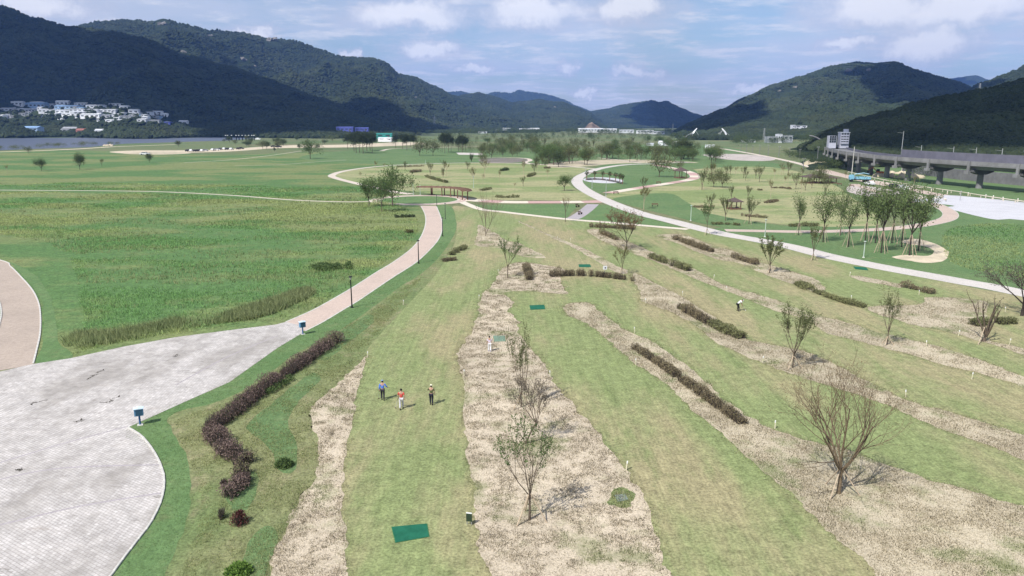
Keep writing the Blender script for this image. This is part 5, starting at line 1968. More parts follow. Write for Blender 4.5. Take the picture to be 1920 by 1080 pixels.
hero(1175, 468, 396, 'tree with a flat crown of dry brown leaves', 114, L_BROWN, M_BARKD, 0, 0, 0, trunk=.2, limbs=5, ang=36, levels=3, kids=4, r0=.09, leaves=3800, lsize=.18, up=.05, spread_leaf=.5)
hero(1166, 514, 454, 'small olive brown tree on stakes behind the end of long hedge', 115, L_YELLOW, None, 3, .2, .15, trunk=.22, limbs=5, ang=27, levels=3, kids=3, r0=.05, leaves=1200, lsize=.14, up=.25)
hero(1060, 416, 368, 'thin bare tree rising in front of the lilac path', 116, L_BROWN, None, 0, 0, 0, trunk=.4, limbs=4, ang=18, levels=2, kids=3, r0=.06, leaves=250, lsize=.18, up=.4)
hero(1207, 392, 352, 'pale-stemmed young tree beside the grey path', 117, L_YELLOW, M_WOODP, 0, 0, 0, trunk=.4, limbs=5, ang=34, levels=2, kids=3, r0=.06, leaves=700, lsize=.24)

# ---- shared kinds for everything smaller in the picture
KIND = {}


def kind(key, seeds, lm, bark, H=8.0, **kw):
    out = []
    for s in seeds:
        w, c = grow_tree(s, H, **kw)
        out.append((w.mesh('trunk', bark, True), c.mesh('crown', [bark, lm]), H))
    KIND[key] = out


kind('round', (201, 202, 203, 204), L_GREEN, M_BARK, trunk=.25, limbs=7, ang=42, levels=2, kids=4, r0=.12, leaves=2600, lsize=.34, up=.12, spread_leaf=1.3, limb_len=.58, clump=3, wiggle=.2)
kind('dark', (211, 212, 213), L_DARK, M_BARKD, trunk=.18, limbs=7, ang=40, levels=2, kids=4, r0=.12, leaves=2400, lsize=.38, up=.1, spread_leaf=1.4, limb_len=.55, clump=3)
kind('vase', (221, 222, 223, 224), L_OLIVE, M_BARK, trunk=.25, limbs=6, ang=26, levels=2, kids=3, r0=.11, leaves=900, lsize=.30, up=.35)
kind('thin', (231, 232, 233), L_YELLOW, M_WOODP, trunk=.45, limbs=5, ang=26, levels=2, kids=3, r0=.08, leaves=420, lsize=.28, up=.2)
kind('airy', (241, 242, 243, 244), L_GROVE, M_BARKD, H=9.5, trunk=.36, limbs=8, ang=34, levels=2, kids=4, r0=.10, leaves=1500, lsize=.30, up=.12, spread_leaf=1.2, limb_len=.5, clump=2, tmin=.3)
kind('pine', (251, 252, 253, 254), L_PINE, M_BARK, H=12.0, trunk=.55, limbs=8, ang=62, levels=2, kids=4, r0=.14, leaves=2400, lsize=.42, up=.02, spread_leaf=1.3, limb_len=.46, clump=3)
kind('belt', (261, 262, 263, 264, 265), L_OLIVE, M_BARK, trunk=.2, limbs=8, ang=44, levels=2, kids=4, r0=.11, leaves=1500, lsize=.42, up=.12, spread_leaf=1.4, limb_len=.56, clump=3)
kind('cone', (271, 272), L_DARK, M_BARKD, trunk=.08, limbs=9, ang=24, levels=2, kids=4, r0=.12, leaves=1900, lsize=.36, up=.5, spread_leaf=1.0, limb_len=.7, clump=3, tmin=.15)

_used = {}


def tree(bx, by, ty, key, lab, wide=1.0, grp=None, st=0, name='tree', D=None):
    rr = random.Random(int(bx * 31 + by * 7))
    B = P(bx, by) if D is None else at_depth(bx, by, D)
    h = max(1.2, hgt(B, ty))
    var = KIND[key][rr.randrange(len(KIND[key]))]
    s = h / var[2]
    e = empty({'pine': 'pine_tree', 'cone': 'conifer'}.get(key, name), B, rr.random() * 6.28, (s * wide, s * wide, s))
    link('trunk', var[0], e)
    link('crown', var[1], e)
    if st:
        k = 1.0 / s
        for q in range(st):
            t_ = .4 + 6.283 * q / st
            o = link('support_stake', STAKE_ME, e)
            o.scale = (1, 1, 1)
            o.rotation_euler = (0, 0, t_)
    tag(e, lab, 'tree', grp)
    return e


STAKE_ME = MB().tube([(1.5, 0, -.05), (.1, 0, 3.2)], [.065, .055], 6).mesh('support_stake', M_WOODP)

for (bx, by, ty, wd, lab) in [(692, 388, 335, 1.0, 'leafy green tree left of the round lawn, leftmost of three'), (716, 397, 333, .9, 'leafy green tree with a leaning trunk, middle of three by round lawn'),
                              (736, 387, 318, 1.15, 'tallest leafy green tree, rightmost of three by the round lawn')]:
    tree(bx, by, ty, 'round', lab, wd * .72)
G1 = 'staked trees of the right grove'
for i, (bx, by, ty, wd) in enumerate([(1497, 441, 368, .75), (1543, 454, 362, .9), (1575, 441, 356, .75), (1590, 463, 372, .9), (1622, 452, 345, .8), (1641, 456, 348, .85), (1652, 474, 352, .9), (1672, 456, 343, .8), (1690, 463, 348, .8),
                                      (1705, 479, 362, .95), (1722, 470, 364, .85)]):
    tree(bx, by, ty, 'airy', 'tall airy tree on stakes in the right grove, %s from the left' % ORD[i], wd * .78, G1, 4)
# pale lawn on the right
for (bx, by, ty, k, lab) in [(1333, 393, 364, 'vase', 'olive tree left of the small hip-roofed pavilion'), (1360, 414, 371, 'vase', 'dark vase tree in front of the small pavilion'), (1404, 420, 371, 'vase', 'staked tree right of the small pavilion'),
                             (1371, 375, 350, 'vase', 'small tree behind the small pavilion, left'), (1402, 373, 349, 'vase', 'small tree behind the small pavilion, right'), (1369, 328, 311, 'vase', 'small vase tree on the far pale lawn, leftmost of three'),
                             (1394, 334, 312, 'vase', 'small vase tree on the far pale lawn, middle of three'), (1417, 335, 315, 'vase', 'small vase tree on the far pale lawn, rightmost of three'), (1316, 356, 320, 'vase', 'thin staked tree beside ring path bend'),
                             (1338, 351, 321, 'belt', 'leafy tree of the clump right of ring path, left'), (1354, 352, 320, 'belt', 'leafy tree of the clump right of ring path, right'), (1492, 355, 324, 'vase', 'dark forked tree on the right pale lawn'),
                             (1471, 349, 330, 'thin', 'thin tree left of the dark forked tree'), (1502, 363, 336, 'thin', 'pale thin tree right of the dark forked tree'), (1452, 335, 316, 'thin', 'thin tree on the far right pale lawn'),
                             (1468, 329, 312, 'thin', 'slim pole-like tree behind the right pale lawn'), (1535, 345, 313, 'belt', 'leafy tree beside the wide dark pavilions'), (1505, 330, 317, 'vase', 'small tree left of the wide dark pavilions'),
                             (1236, 332, 288, 'belt', 'large spreading tree on the lawn inside ring path'), (1206, 358, 333, 'vase', 'stumpy forked tree beside the ring path'), (1275, 318, 303, 'belt', 'leafy tree behind the ring path pavilion'),
                             (1585, 338, 322, 'thin', 'thin tree at the service road'), (1713, 352, 330, 'thin', 'yellow-green thin tree before the second sand heap'), (1740, 398, 366, 'vase', 'tree at the right end of grove, beside the path loop')]:
    tree(bx, by, ty, k, lab, 1.0, None, 3 if 'staked' in lab else 0)
# left park lawn
for (bx, by, ty, k, lab) in [(888, 346, 317, 'thin', 'pale thin tree on the left park lawn, nearest the shelter'), (909, 334, 299, 'thin', 'tall pale thin tree on the left park lawn'), (982, 332, 301, 'thin', 'thin tree in the middle of the park lawn'),
                             (1002, 325, 304, 'vase', 'forked tree in the middle of the park lawn'), (981, 349, 331, 'vase', 'bushy small tree below the forked tree'), (1058, 358, 330, 'round', 'dense green tree beside the curve of the grey path'),
                             (965, 355, 343, 'thin', 'tiny sapling on the park lawn'), (704, 321, 302, 'thin', 'thin bare tree inside the loop path, left'), (676, 337, 322, 'thin', 'tiny tree at the loop path bend'), (837, 331, 306, 'thin', 'thin tree inside the loop path, middle'),
                             (877, 321, 303, 'vase', 'olive tree at the back of the park lawn, left'), (886, 336, 314, 'thin', 'thin tree right behind the arched shelter'), (720, 318, 306, 'thin', 'small thin tree inside the loop path, second from left'),
                             (757, 352, 336, 'vase', 'shrubby tree behind the tallest leafy tree, left'), (772, 353, 337, 'vase', 'shrubby tree behind the tallest leafy tree, right'), (884, 304, 288, 'cone', 'dark clipped cylinder tree at back of the park lawn'),
                             (1047, 313, 284, 'dark', 'dark spreading tree at the back of the park lawn'), (905, 306, 287, 'belt', 'olive tree behind the dark clipped tree'), (1005, 318, 303, 'vase', 'small olive tree left of the dark spreading tree'),
                             (1022, 313, 296, 'belt', 'olive tree left beside the dark spreading tree')]:
    tree(bx, by, ty, k, lab)
# meadow singles
for (bx, by, ty, k, wd, lab) in [(78, 320, 298, 'dark', .75, 'small dark tree standing alone in the left meadow, leftmost'), (150, 318, 289, 'dark', .62, 'upright dark tree in the left meadow, second from left'), (191, 313, 298, 'vase', .8, 'small thin tree in the left meadow, third from left'),
                                 (280, 305, 288, 'dark', .7, 'small dark tree in front of the sand lot'), (582, 298, 264, 'round', .95, 'broad leafy tree alone in the far meadow'), (561, 281, 270, 'dark', .6, 'small dark tree left of the broad meadow tree'),
                                 (14, 326, 309, 'thin', .8, 'thin bare sapling at the left edge of the meadow'), (515, 285, 276, 'dark', .5, 'tiny upright tree beside the far meadow trail'), (53, 288, 275, 'belt', 1.1, 'bushy tree on the near river bank, left')]:
    tree(bx, by, ty, k, lab, wd)
# pines
G2 = 'pines in the left grove'
for i, (bx, by, ty, wd) in enumerate([(652, 279, 253, .9), (664, 284, 251, .85), (668, 287, 250, .8), (674, 286, 248, .85), (681, 288, 250, .85), (688, 283, 249, .9), (694, 282, 250, .9), (698, 287, 252, .8)]):
    tree(bx, by, ty, 'pine', 'tall dark pine of the left pine grove, %s from the left' % ORD[i], wd, G2)
for i, (bx, by, ty, wd) in enumerate([(742, 278, 254, .9), (755, 279, 252, .8), (763, 282, 253, .8), (770, 276, 254, .9), (776, 280, 254, .9)]):
    tree(bx, by, ty, 'pine', 'tall dark pine of the middle pine grove, %s from the left' % ORD[i], wd, 'pines in the middle grove')
for (bx, by, ty, k, wd, lab) in [(787, 292, 262, 'belt', .9, 'dark leafy tree right of the middle pine grove'), (812, 292, 262, 'belt', .85, 'dark leafy tree, second right of the middle pine grove'), (800, 285, 264, 'vase', .9, 'olive tree between the two dark leafy trees')]:
    tree(bx, by, ty, k, lab, wd)
for i, (bx, by, ty, wd) in enumerate([(829, 285, 252, .6), (834, 287, 250, .6), (841, 286, 251, .6), (846, 284, 254, .6), (860, 284, 256, .7), (867, 286, 255, .75), (873, 283, 257, .7)]):
    tree(bx, by, ty, 'pine', 'narrow dark pine of the right pine grove, %s from the left' % ORD[i], wd, 'pines in the right grove')

# tree belts: many alike, too small to tell apart one from the other
rr = random.Random(77)


def belt(n, x0, x1, y0, y1, hpx, keys, lab, grp, wide=(.8, 1.2), skip=None):
    spots = []
    tries = 0
    while len(spots) < n and tries < n * 10:
        tries += 1
        x, y = rr.uniform(x0, x1), rr.uniform(y0, y1)
        if skip and skip(x, y):
            continue
        spots.append((x, y))
    for i, (x, y) in enumerate(sorted(spots)):
        h = rr.uniform(*hpx)
        tree(x, y, y - (y - 232) * h / CAMZ, rr.choice(keys), '%s, %s from the left' % (lab, ORD[i]), rr.uniform(*wide), grp)


belt(44, 1010, 1250, 296, 309, (6.5, 10), ['belt', 'vase', 'vase', 'round'], 'olive tree in the loose grove behind park lawn', 'grove behind the park lawn', skip=lambda x, y: y > 303 + (x - 1120) * .03 and x > 1110)
belt(26, 890, 1010, 283, 296, (5, 8.5), ['belt', 'round', 'vase'], 'tree among the grey terraces', 'trees among the terraces')
belt(46, 900, 1290, 268, 285, (6, 9.5), ['belt', 'round', 'vase', 'vase'], 'tree of the middle belt across plain', 'middle tree belt')
belt(14, 1255, 1345, 296, 306, (6, 9), ['belt', 'belt', 'round'], 'leafy tree before the rubble lot', 'trees before the rubble lot')
belt(6, 1268, 1290, 292, 299, (9, 13), ['dark', 'cone'], 'dark dense tree right of loose grove', 'dark clump right of the grove')
belt(26, 330, 640, 262, 281, (4, 7.5), ['belt', 'dark', 'vase'], 'small tree along the near river bank', 'small trees on the near bank', skip=lambda x, y: y < 279 - (x - 330) * .07 - 7 or 273 < y < 283 and 340 < x < 460)


belt(16, 1320, 1560, 322, 398, (3.5, 6.5), ['thin', 'vase', 'vase'], 'small slim tree on the right pale lawn', 'slim trees of the right pale lawn', (.8, 1.1), skip=lambda x, y: y > 345 + (x - 1320) * .25 or y < 318 + (x - 1400) * .1)
belt(12, 690, 1040, 312, 344, (3.5, 6), ['thin', 'vase', 'thin'], 'small slim tree on the left park lawn', 'slim trees of the left park lawn', (.8, 1.1), skip=lambda x, y: y > 330 and x < 760)


def wood_mass(name, n, x0, x1, y0, y1, hm, keys, lab, wide=(.9, 1.5), skip=None):
    """far woods that read as one mass: whole trees merged into one object"""
    V, Fc, T = [], [], []
    nb = 0
    for key in keys:
        if key not in LOW:
            w, c = grow_tree(900 + len(LOW), 8.0, trunk=.12, limbs=6, ang=40, levels=2, kids=3, r0=.12, leaves=520, lsize=.62, up=.12, spread_leaf=1.3, limb_len=.6, clump=3)
            a = np.array(c.v, np.float32)
            q = np.array([f for f, m_ in zip(c.f, c.mi) if m_ == 1], np.int64)
            c.t += [.3] * (len(c.v) - len(c.t))
            used, inv = np.unique(q.reshape(-1), return_inverse=True)
            LOW[key] = (a[used], inv.reshape(-1, 4), np.array(c.t, np.float32)[used])
    k = tries = 0
    while k < n and tries < n * 10:
        tries += 1
        x, y = rr.uniform(x0, x1), rr.uniform(y0, y1)
        if skip and skip(x, y):
            continue
        B = P(x, y)
        a, q, tt = LOW[rr.choice(keys)]
        h = rr.uniform(*hm)
        s = h / 8.0
        w = s * rr.uniform(*wide)
        t_ = rr.random() * 6.28
        ca, sa = math.cos(t_) * w, math.sin(t_) * w
        V.append(np.stack([B.x + a[:, 0] * ca - a[:, 1] * sa, B.y + a[:, 0] * sa + a[:, 1] * ca, a[:, 2] * s], 1))
        Fc.append(q + nb)
        T.append(np.clip(tt + rr.gauss(0, .12), 0, 1))
        nb += len(a)
        k += 1
    V, Fc, T = np.concatenate(V).astype(np.float32), np.concatenate(Fc).astype(np.int32), np.concatenate(T).astype(np.float32)
    me = bpy.data.meshes.new(name)
    me.vertices.add(len(V))
    me.vertices.foreach_set('co', V.reshape(-1))
    me.loops.add(Fc.size)
    me.loops.foreach_set('vertex_index', Fc.reshape(-1))
    me.polygons.add(len(Fc))
    me.polygons.foreach_set('loop_start', np.arange(0, Fc.size, 4, dtype=np.int32))
    me.update()
    at = me.attributes.new('tint', 'FLOAT', 'POINT')
    at.data.foreach_set('value', T)
    me.materials.append({'d': L_DARK, 'o': L_OLIVE, 'g': L_GREEN}[keys[0][0]])
    me.validate()
    stuff(link(name, me), lab, 'trees')


LOW = {}
wood_mass('far_wood', 110, 820, 1340, 251, 266, (6, 10), ['d1', 'd2', 'd3'], 'dark far belt of trees across the plain', (.7, 1.2), skip=lambda x, y: 1280 < x < 1380 and y > 256)
wood_mass('far_wood', 130, 780, 1340, 247, 254, (7, 12), ['d1', 'd2', 'd3'], 'dark continuous line of trees at the far edge of the plain', (1.2, 2.0))
wood_mass('far_wood', 150, 860, 1330, 253, 288, (4, 7.5), ['o1', 'o2', 'o3'], 'olive far belt of trees across the plain', (.6, 1.1))
wood_mass('far_wood', 40, 1000, 1300, 284, 302, (3.5, 6), ['g1', 'g2', 'g3'], 'green undergrowth of the loose grove behind the park lawn', (.7, 1.1))
wood_mass('far_wood', 45, 600, 800, 255, 268, (5, 9), ['o1', 'o2'], 'olive trees behind the pine groves')
wood_mass('far_wood', 80, 1375, 1570, 258, 274, (6, 10), ['d1', 'd2', 'd3'], 'dark row of trees before the right mountain')
wood_mass('far_wood', 40, 1470, 1620, 290, 322, (2.5, 5), ['d1', 'd2'], 'scrub on the bank beside the gravel road', (1.1, 1.8), skip=lambda x, y: y < 286 + (x - 1480) * .28 or y > 300 + (x - 1480) * .22)
wood_mass('far_wood', 60, -40, 330, 248, 258.5, (6, 11), ['d1', 'd2', 'd3'], 'dark trees on the far river bank', (1.2, 2.2))
wood_mass('far_wood', 60, 330, 760, 246, 251, (8, 14), ['d1', 'd2', 'd3'], 'dark trees at the foot of the shaded mountain', (1.3, 2.2))
wood_mass('far_wood', 60, 760, 1340, 245.5, 251, (8, 13), ['d1', 'd2', 'd3'], 'dark trees at the foot of the central hills', (1.3, 2.2))
wood_mass('far_wood', 30, 1690, 1930, 318, 332, (2.5, 5), ['d1', 'd3'], 'bushes behind the viaduct piers', (1.3, 2))
wood_mass('far_wood', 40, -40, 330, 270, 283, (2.5, 4.5), ['o1', 'd2'], 'low bushes at the near water edge', (1.2, 1.9), skip=lambda x, y: abs(y - (281.5 - x * .05)) > 1.6)

# ================================================================== hedges and shrubs
def hedge(px, width, height, lm, lab, dens=150, seed=1, lsize=.11, name='hedge', lumpy=.35, twig=True, stemm=None, cat='hedge', grp=None):
    line = catmull(px2w(px), False, 6) if len(px) > 1 else px2w(px) * 2
    base = line[0].copy()
    rr = random.Random(seed)
    segs = [(line[i + 1] - line[i]).length for i in range(len(line) - 1)]
    tot = sum(segs)
    tot = max(tot, .01)
    fb = FB()
    tw = MB()
    n = int(max(dens * tot, dens * width * 2))
    for _ in range(n):
        s = rr.random() * tot
        i = 0
        while i < len(segs) - 1 and s > segs[i]:
            s -= segs[i]
            i += 1
        d = line[i + 1] - line[i]
        t_ = s / max(segs[i], 1e-6)
        c = line[i].lerp(line[i + 1], t_)
        d = d.normalized() if d.length > 1e-5 else Vector((1, 0, 0))
        side = Vector((-d.y, d.x, 0))
        a = rr.uniform(0, math.pi)
        q = rr.random() ** .35
        k = 1 + lumpy * noise.noise(Vector((c.x * .55, c.y * .55, seed))) * 2
        pl = .5 + .5 * noise.noise(Vector((c.x * 1.5, c.y * 1.5, seed + 4))) * 1.7
        if pl < .30 and rr.random() < .9:
            continue
        k *= .55 + .62 * pl
        p = c + side * (math.cos(a) * width / 2 * q * k) + Vector((0, 0, max(.03, (math.sin(a) ** .6) * height * q * k))) + d * rr.uniform(-.15, .15)
        if len(px) == 1:
            b2 = rr.random() * 6.28
            p = c + Vector((math.cos(b2), math.sin(b2), 0)) * (abs(math.cos(a)) * width / 2 * q * k) + Vector((0, 0, max(.03, math.sin(a) * height * q * k)))
        v = (rvec(rr) + Vector((0, 0, .8))).normalized() * lsize * rr.uniform(.6, 1.6)
        s2 = v.cross(rvec(rr))
        if s2.length < 1e-6:
            continue
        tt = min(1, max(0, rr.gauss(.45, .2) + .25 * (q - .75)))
        if noise.noise(Vector((c.x * .3, c.y * .3, seed + 9))) > .38 and rr.random() < .6:
            tt = .97
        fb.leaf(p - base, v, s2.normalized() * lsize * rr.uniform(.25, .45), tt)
        if twig and _ % 6 == 0:
            g = c - base + side * rr.uniform(-.35, .35) * width
            tw.tube([g, g + Vector((rr.uniform(-.2, .2), rr.uniform(-.2, .2), height * rr.uniform(.5, .95)))], [.022, .01], 3, False)
    e = empty(name, base)
    fb.build('foliage', lm, e)
    if tw.f:
        tw.build('stems', stemm or M_BARKD, e)
    tag(e, lab, cat, grp)
    return e


hedge([(634, 638), (590, 668), (535, 705), (478, 745), (432, 783), (398, 806), (412, 834), (436, 858), (466, 872)], 1.75, 1.0, L_PURPLE, 'long purple-brown hedge bending along the plaza verge', 560, 1, .11, twig=True)
hedge([(452, 888), (456, 905), (440, 925), (424, 936)], 1.3, .85, L_PURPLE, 'short purple-brown hedge clump below the long one', 620, 2, .11)
hedge([(449, 982)], .95, .7, tint_mat('leaf_wine', (.07, .022, .022), (.15, .06, .055), None, .2), 'small wine-red bush alone on the verge', 420, 3, .09, 'shrub', cat='bush')
hedge([(416, 972)], .75, .7, L_HEDGEG, 'small dark green bush left of the wine-red bush', 300, 4, .09, 'shrub', cat='bush')
hedge([(419, 908)], .8, .4, L_PURPLE, 'tiny purple bush left of the short hedge clump', 260, 5, .09, 'shrub', cat='bush')
hedge([(448, 1076)], 2.0, .7, tint_mat('leaf_bright', (.09, .17, .03), (.22, .34, .08), None, .3), 'bright light green bush at the bottom edge', 300, 6, .16, 'shrub', twig=False, cat='bush')
hedge([(533, 874)], 1.7, .65, L_GREEN, 'rounded mid-green bush beside the left dry strip', 420, 7, .13, 'shrub', twig=False, cat='bush')
hedge([(1032, 519), (1060, 517), (1090, 517), (1125, 519), (1160, 523), (1188, 527)], 1.5, 1.0, L_HEDGE, 'long clipped brown hedge across the middle of the course', 460, 8, .13)
hedge([(986, 503), (990, 514), (993, 526)], 1.3, 1.0, L_HEDGE, 'short brown hedge left of the long clipped hedge', 420, 9, .13)
hedge([(1190, 654), (1230, 680), (1270, 708), (1310, 737), (1350, 766), (1394, 797)], 1.15, .7, L_HEDGE, 'long straight olive brown hedge on the middle dry strip', 480, 10, .11)
hedge([(1274, 578), (1300, 592), (1332, 610)], 1.5, 1.0, L_HEDGE, 'brown hedge below the putting golfer, upper half', 360, 11, .14)
hedge([(1336, 610), (1362, 624), (1392, 636)], 1.8, .85, L_HEDGEG, 'grey-green shaggy hedge below the putting golfer, lower half', 360, 12, .16)
hedge([(1264, 448), (1290, 458), (1315, 467), (1336, 473)], 1.6, 1.0, L_HEDGE, 'dark hedge beside the long grey path, left one', 260, 13, .18)
hedge([(1375, 483), (1398, 491), (1421, 497)], 1.5, .9, L_HEDGE, 'reddish brown hedge left of the vase tree in mulch', 260, 14, .18)
hedge([(1217, 482), (1245, 493), (1275, 503), (1292, 509)], 1.4, 1.0, L_HEDGEG, 'dark hedge on the narrow strip, middle right', 260, 15, .18)
hedge([(1127, 438), (1142, 444), (1157, 451)], 1.3, .9, L_HEDGE, 'short dark hedge left of the brown-leaved tree', 240, 16, .18)
hedge([(1106, 426), (1150, 428), (1194, 431)], 1.4, .9, L_HEDGE, 'hedge running along the tan path behind the brown-leaved tree', 220, 17, .18)
hedge([(1497, 533), (1520, 545)], 2.3, .7, L_HEDGEG, 'broad olive hedge end with pale grass, right of centre', 320, 18, .18)
hedge([(1528, 548), (1560, 560), (1595, 571), (1622, 577)], 1.2, .55, L_HEDGEG, 'long low olive hedge on the right fairway edge', 320, 19, .15)
hedge([(1690, 537), (1720, 544), (1750, 552)], 1.5, .7, L_HEDGE, 'small brown hedge near the path on the right', 240, 20, .16)
hedge([(830, 491), (842, 489), (855, 488)], 1.4, .7, L_HEDGE, 'low brown bush row on the left fairway, front', 240, 21, .16)
hedge([(845, 479), (860, 471), (875, 465)], 1.3, .7, L_HEDGEG, 'low green bush row on the left fairway, back', 240, 22, .16)
hedge([(800, 332), (815, 337), (838, 343)], 1.7, .9, L_HEDGEG, 'olive hedge on the park lawn behind the arched shelter', 120, 23, .28)
hedge([(770, 324), (790, 322)], 2.0, 1.3, L_HEDGE, 'brown shrub block inside the loop path', 140, 24, .28)
hedge([(745, 314), (795, 312)], 1.6, .8, L_HEDGE, 'thin hedge along the far side of loop path', 60, 25, .3)
hedge([(930, 370), (950, 371), (973, 370)], 1.5, .7, L_HEDGEG, 'dark hedge beside the promenade', 140, 26, .25)
hedge([(940, 321), (952, 319)], 2.2, 1.2, L_DARK, 'small dark shrub group at the back of the park lawn', 140, 27, .3)
hedge([(990, 332), (1003, 327)], 2.0, 1.0, L_HEDGEG, 'shrub group beside the forked tree', 140, 28, .3)
hedge([(1020, 316), (1032, 316)], 2.0, 1.0, L_HEDGE, 'brown shrub block left of the dark spreading tree', 140, 29, .3)
hedge([(902, 358), (920, 355)], 1.6, .7, L_HEDGEG, 'scruffy shrub row on the park lawn near promenade', 120, 30, .25)
hedge([(1334, 421), (1360, 421), (1387, 423)], 1.6, .6, L_HEDGEG, 'dark low hedge in front of the small pavilion', 160, 31, .22)
hedge([(1390, 405), (1412, 407), (1438, 409)], 1.3, .6, L_HEDGE, 'low brown hedge right of the small pavilion', 130, 32, .22)
hedge([(1480, 425), (1508, 424), (1535, 424)], 1.8, .8, L_HEDGEG, 'dark hedge at the left end of the grove', 140, 33, .22)
hedge([(1434, 381), (1445, 380), (1458, 377)], 1.6, .7, L_HEDGE, 'short hedge on the mound of the pale right lawn', 130, 34, .25)
hedge([(1446, 353), (1465, 353), (1483, 355)], 1.3, .6, L_HEDGE, 'dark thin hedge across the far right lawn', 110, 35, .25)
hedge([(1420, 357), (1429, 357)], 1.3, .6, L_HEDGE, 'tiny dark shrub on the far right lawn', 120, 36, .25, 'shrub', cat='bush')
hedge([(1300, 389), (1340, 390)], 1.2, .5, L_HEDGE, 'thin hedge left of the small pavilion', 90, 37, .25)
hedge([(1824, 611), (1848, 608)], 1.5, .8, L_HEDGEG, 'olive bush left behind the pruned tree', 320, 38, .15, 'shrub', cat='bush')
hedge([(1868, 607), (1903, 606)], 1.5, .8, L_HEDGEG, 'olive bush right behind the pruned tree', 320, 39, .15, 'shrub', cat='bush')
hedge([(588, 507), (625, 503), (662, 501)], 4.5, .75, L_GREEN, 'dark green thicket in the meadow near the main path', 260, 40, .22, 'thicket', twig=False, cat='bush')
hedge([(762, 438), (774, 436)], 1.6, .9, L_REED if 'L_REED' in globals() else L_YELLOW, 'pale shrub at the meadow edge beside the main path', 260, 41, .2, 'shrub', cat='bush')
hedge([(740, 408), (778, 407)], 1.6, .7, L_DARK, 'dark low shrub right of the three leafy trees', 200, 42, .2, 'shrub', cat='bush')
hedge([(500, 740), (520, 728), (545, 712)], 1.0, .45, L_GREEN, 'low green weeds below the long purple hedge', 300, 43, .12, 'weeds', twig=False, cat='bush')
# vine tufts on the pergola
pg, pp = PERGOLA
rr = random.Random(3)
for p in pp:
    fb = FB()
    for _ in range(160):
        q = p + Vector((0, 0, 3.0)) + rvec(rr) * rr.random() ** .4 * .9
        d = rvec(rr) * .35
        s = d.cross(rvec(rr)).normalized() * .12
        fb.leaf(q, d, s, rr.random())
    fb.build('vine', L_DARK, pg)

# ================================================================== people
SKIN = mat('skin', (.42, .26, .19), .6, .06, 8)
HAIR = mat('hair_black', (.015, .013, .012), .6, .1, 20)


def skin_mesh(name, nodes, edges, m, parent, sub=2):
    """nodes: list of (co, rx, ry); grown with the Skin modifier and smoothed"""
    me = bpy.data.meshes.new(name)
    me.from_pydata([n[0] for n in nodes], edges, [])
    o = link(name, me, parent)
    if not me.skin_vertices:
        me.attributes  # make sure custom data exist
    sk = o.modifiers.new('skin', 'SKIN')
    sk.use_smooth_shade = True
    sk.branch_smoothing = .6
    if not me.skin_vertices:
        bm = bmesh.new()
        bm.from_mesh(me)
        bm.verts.layers.skin.verify()
        bm.to_mesh(me)
        bm.free()
    d = me.skin_vertices[0].data
    for i, n in enumerate(nodes):
        d[i].radius = (n[1], n[2])
        d[i].use_root = (i == 0)
    sb = o.modifiers.new('smooth', 'SUBSURF')
    sb.levels = sub
    sb.render_levels = sub
    me.materials.append(m)
    return o


def hand(parent, wrist, fwd, side, curl=.6):
    """palm with four unequal bent fingers and a thumb that leaves the side of the palm"""
    f, s = Vector(fwd).normalized(), Vector(side).normalized()
    n = f.cross(s)
    w = Vector(wrist)
    mb = MB()
    mb.tube([w - f * .02, w + f * .03, w + f * .085], [.028, .040, .036], 8)
    for i, L in enumerate((.068, .078, .073, .058)):
        a = w + f * .08 + s * (.030 - .020 * i)
        b = a + (f * math.cos(curl * .5) + n * math.sin(curl * .5)) * L * .5
        c = b + (f * math.cos(curl * 1.5) + n * math.sin(curl * 1.5)) * L * .5
        mb.tube([a, b, c], [.0105, .0095, .0075], 5)
    a = w + f * .025 + s * .034
    b = a + (f * .6 + s * .7).normalized() * .035
    mb.tube([a, b, b + (f * .9 + n * .4).normalized() * .032], [.013, .012, .009], 5)
    mb.build('hand', SKIN, parent, True)


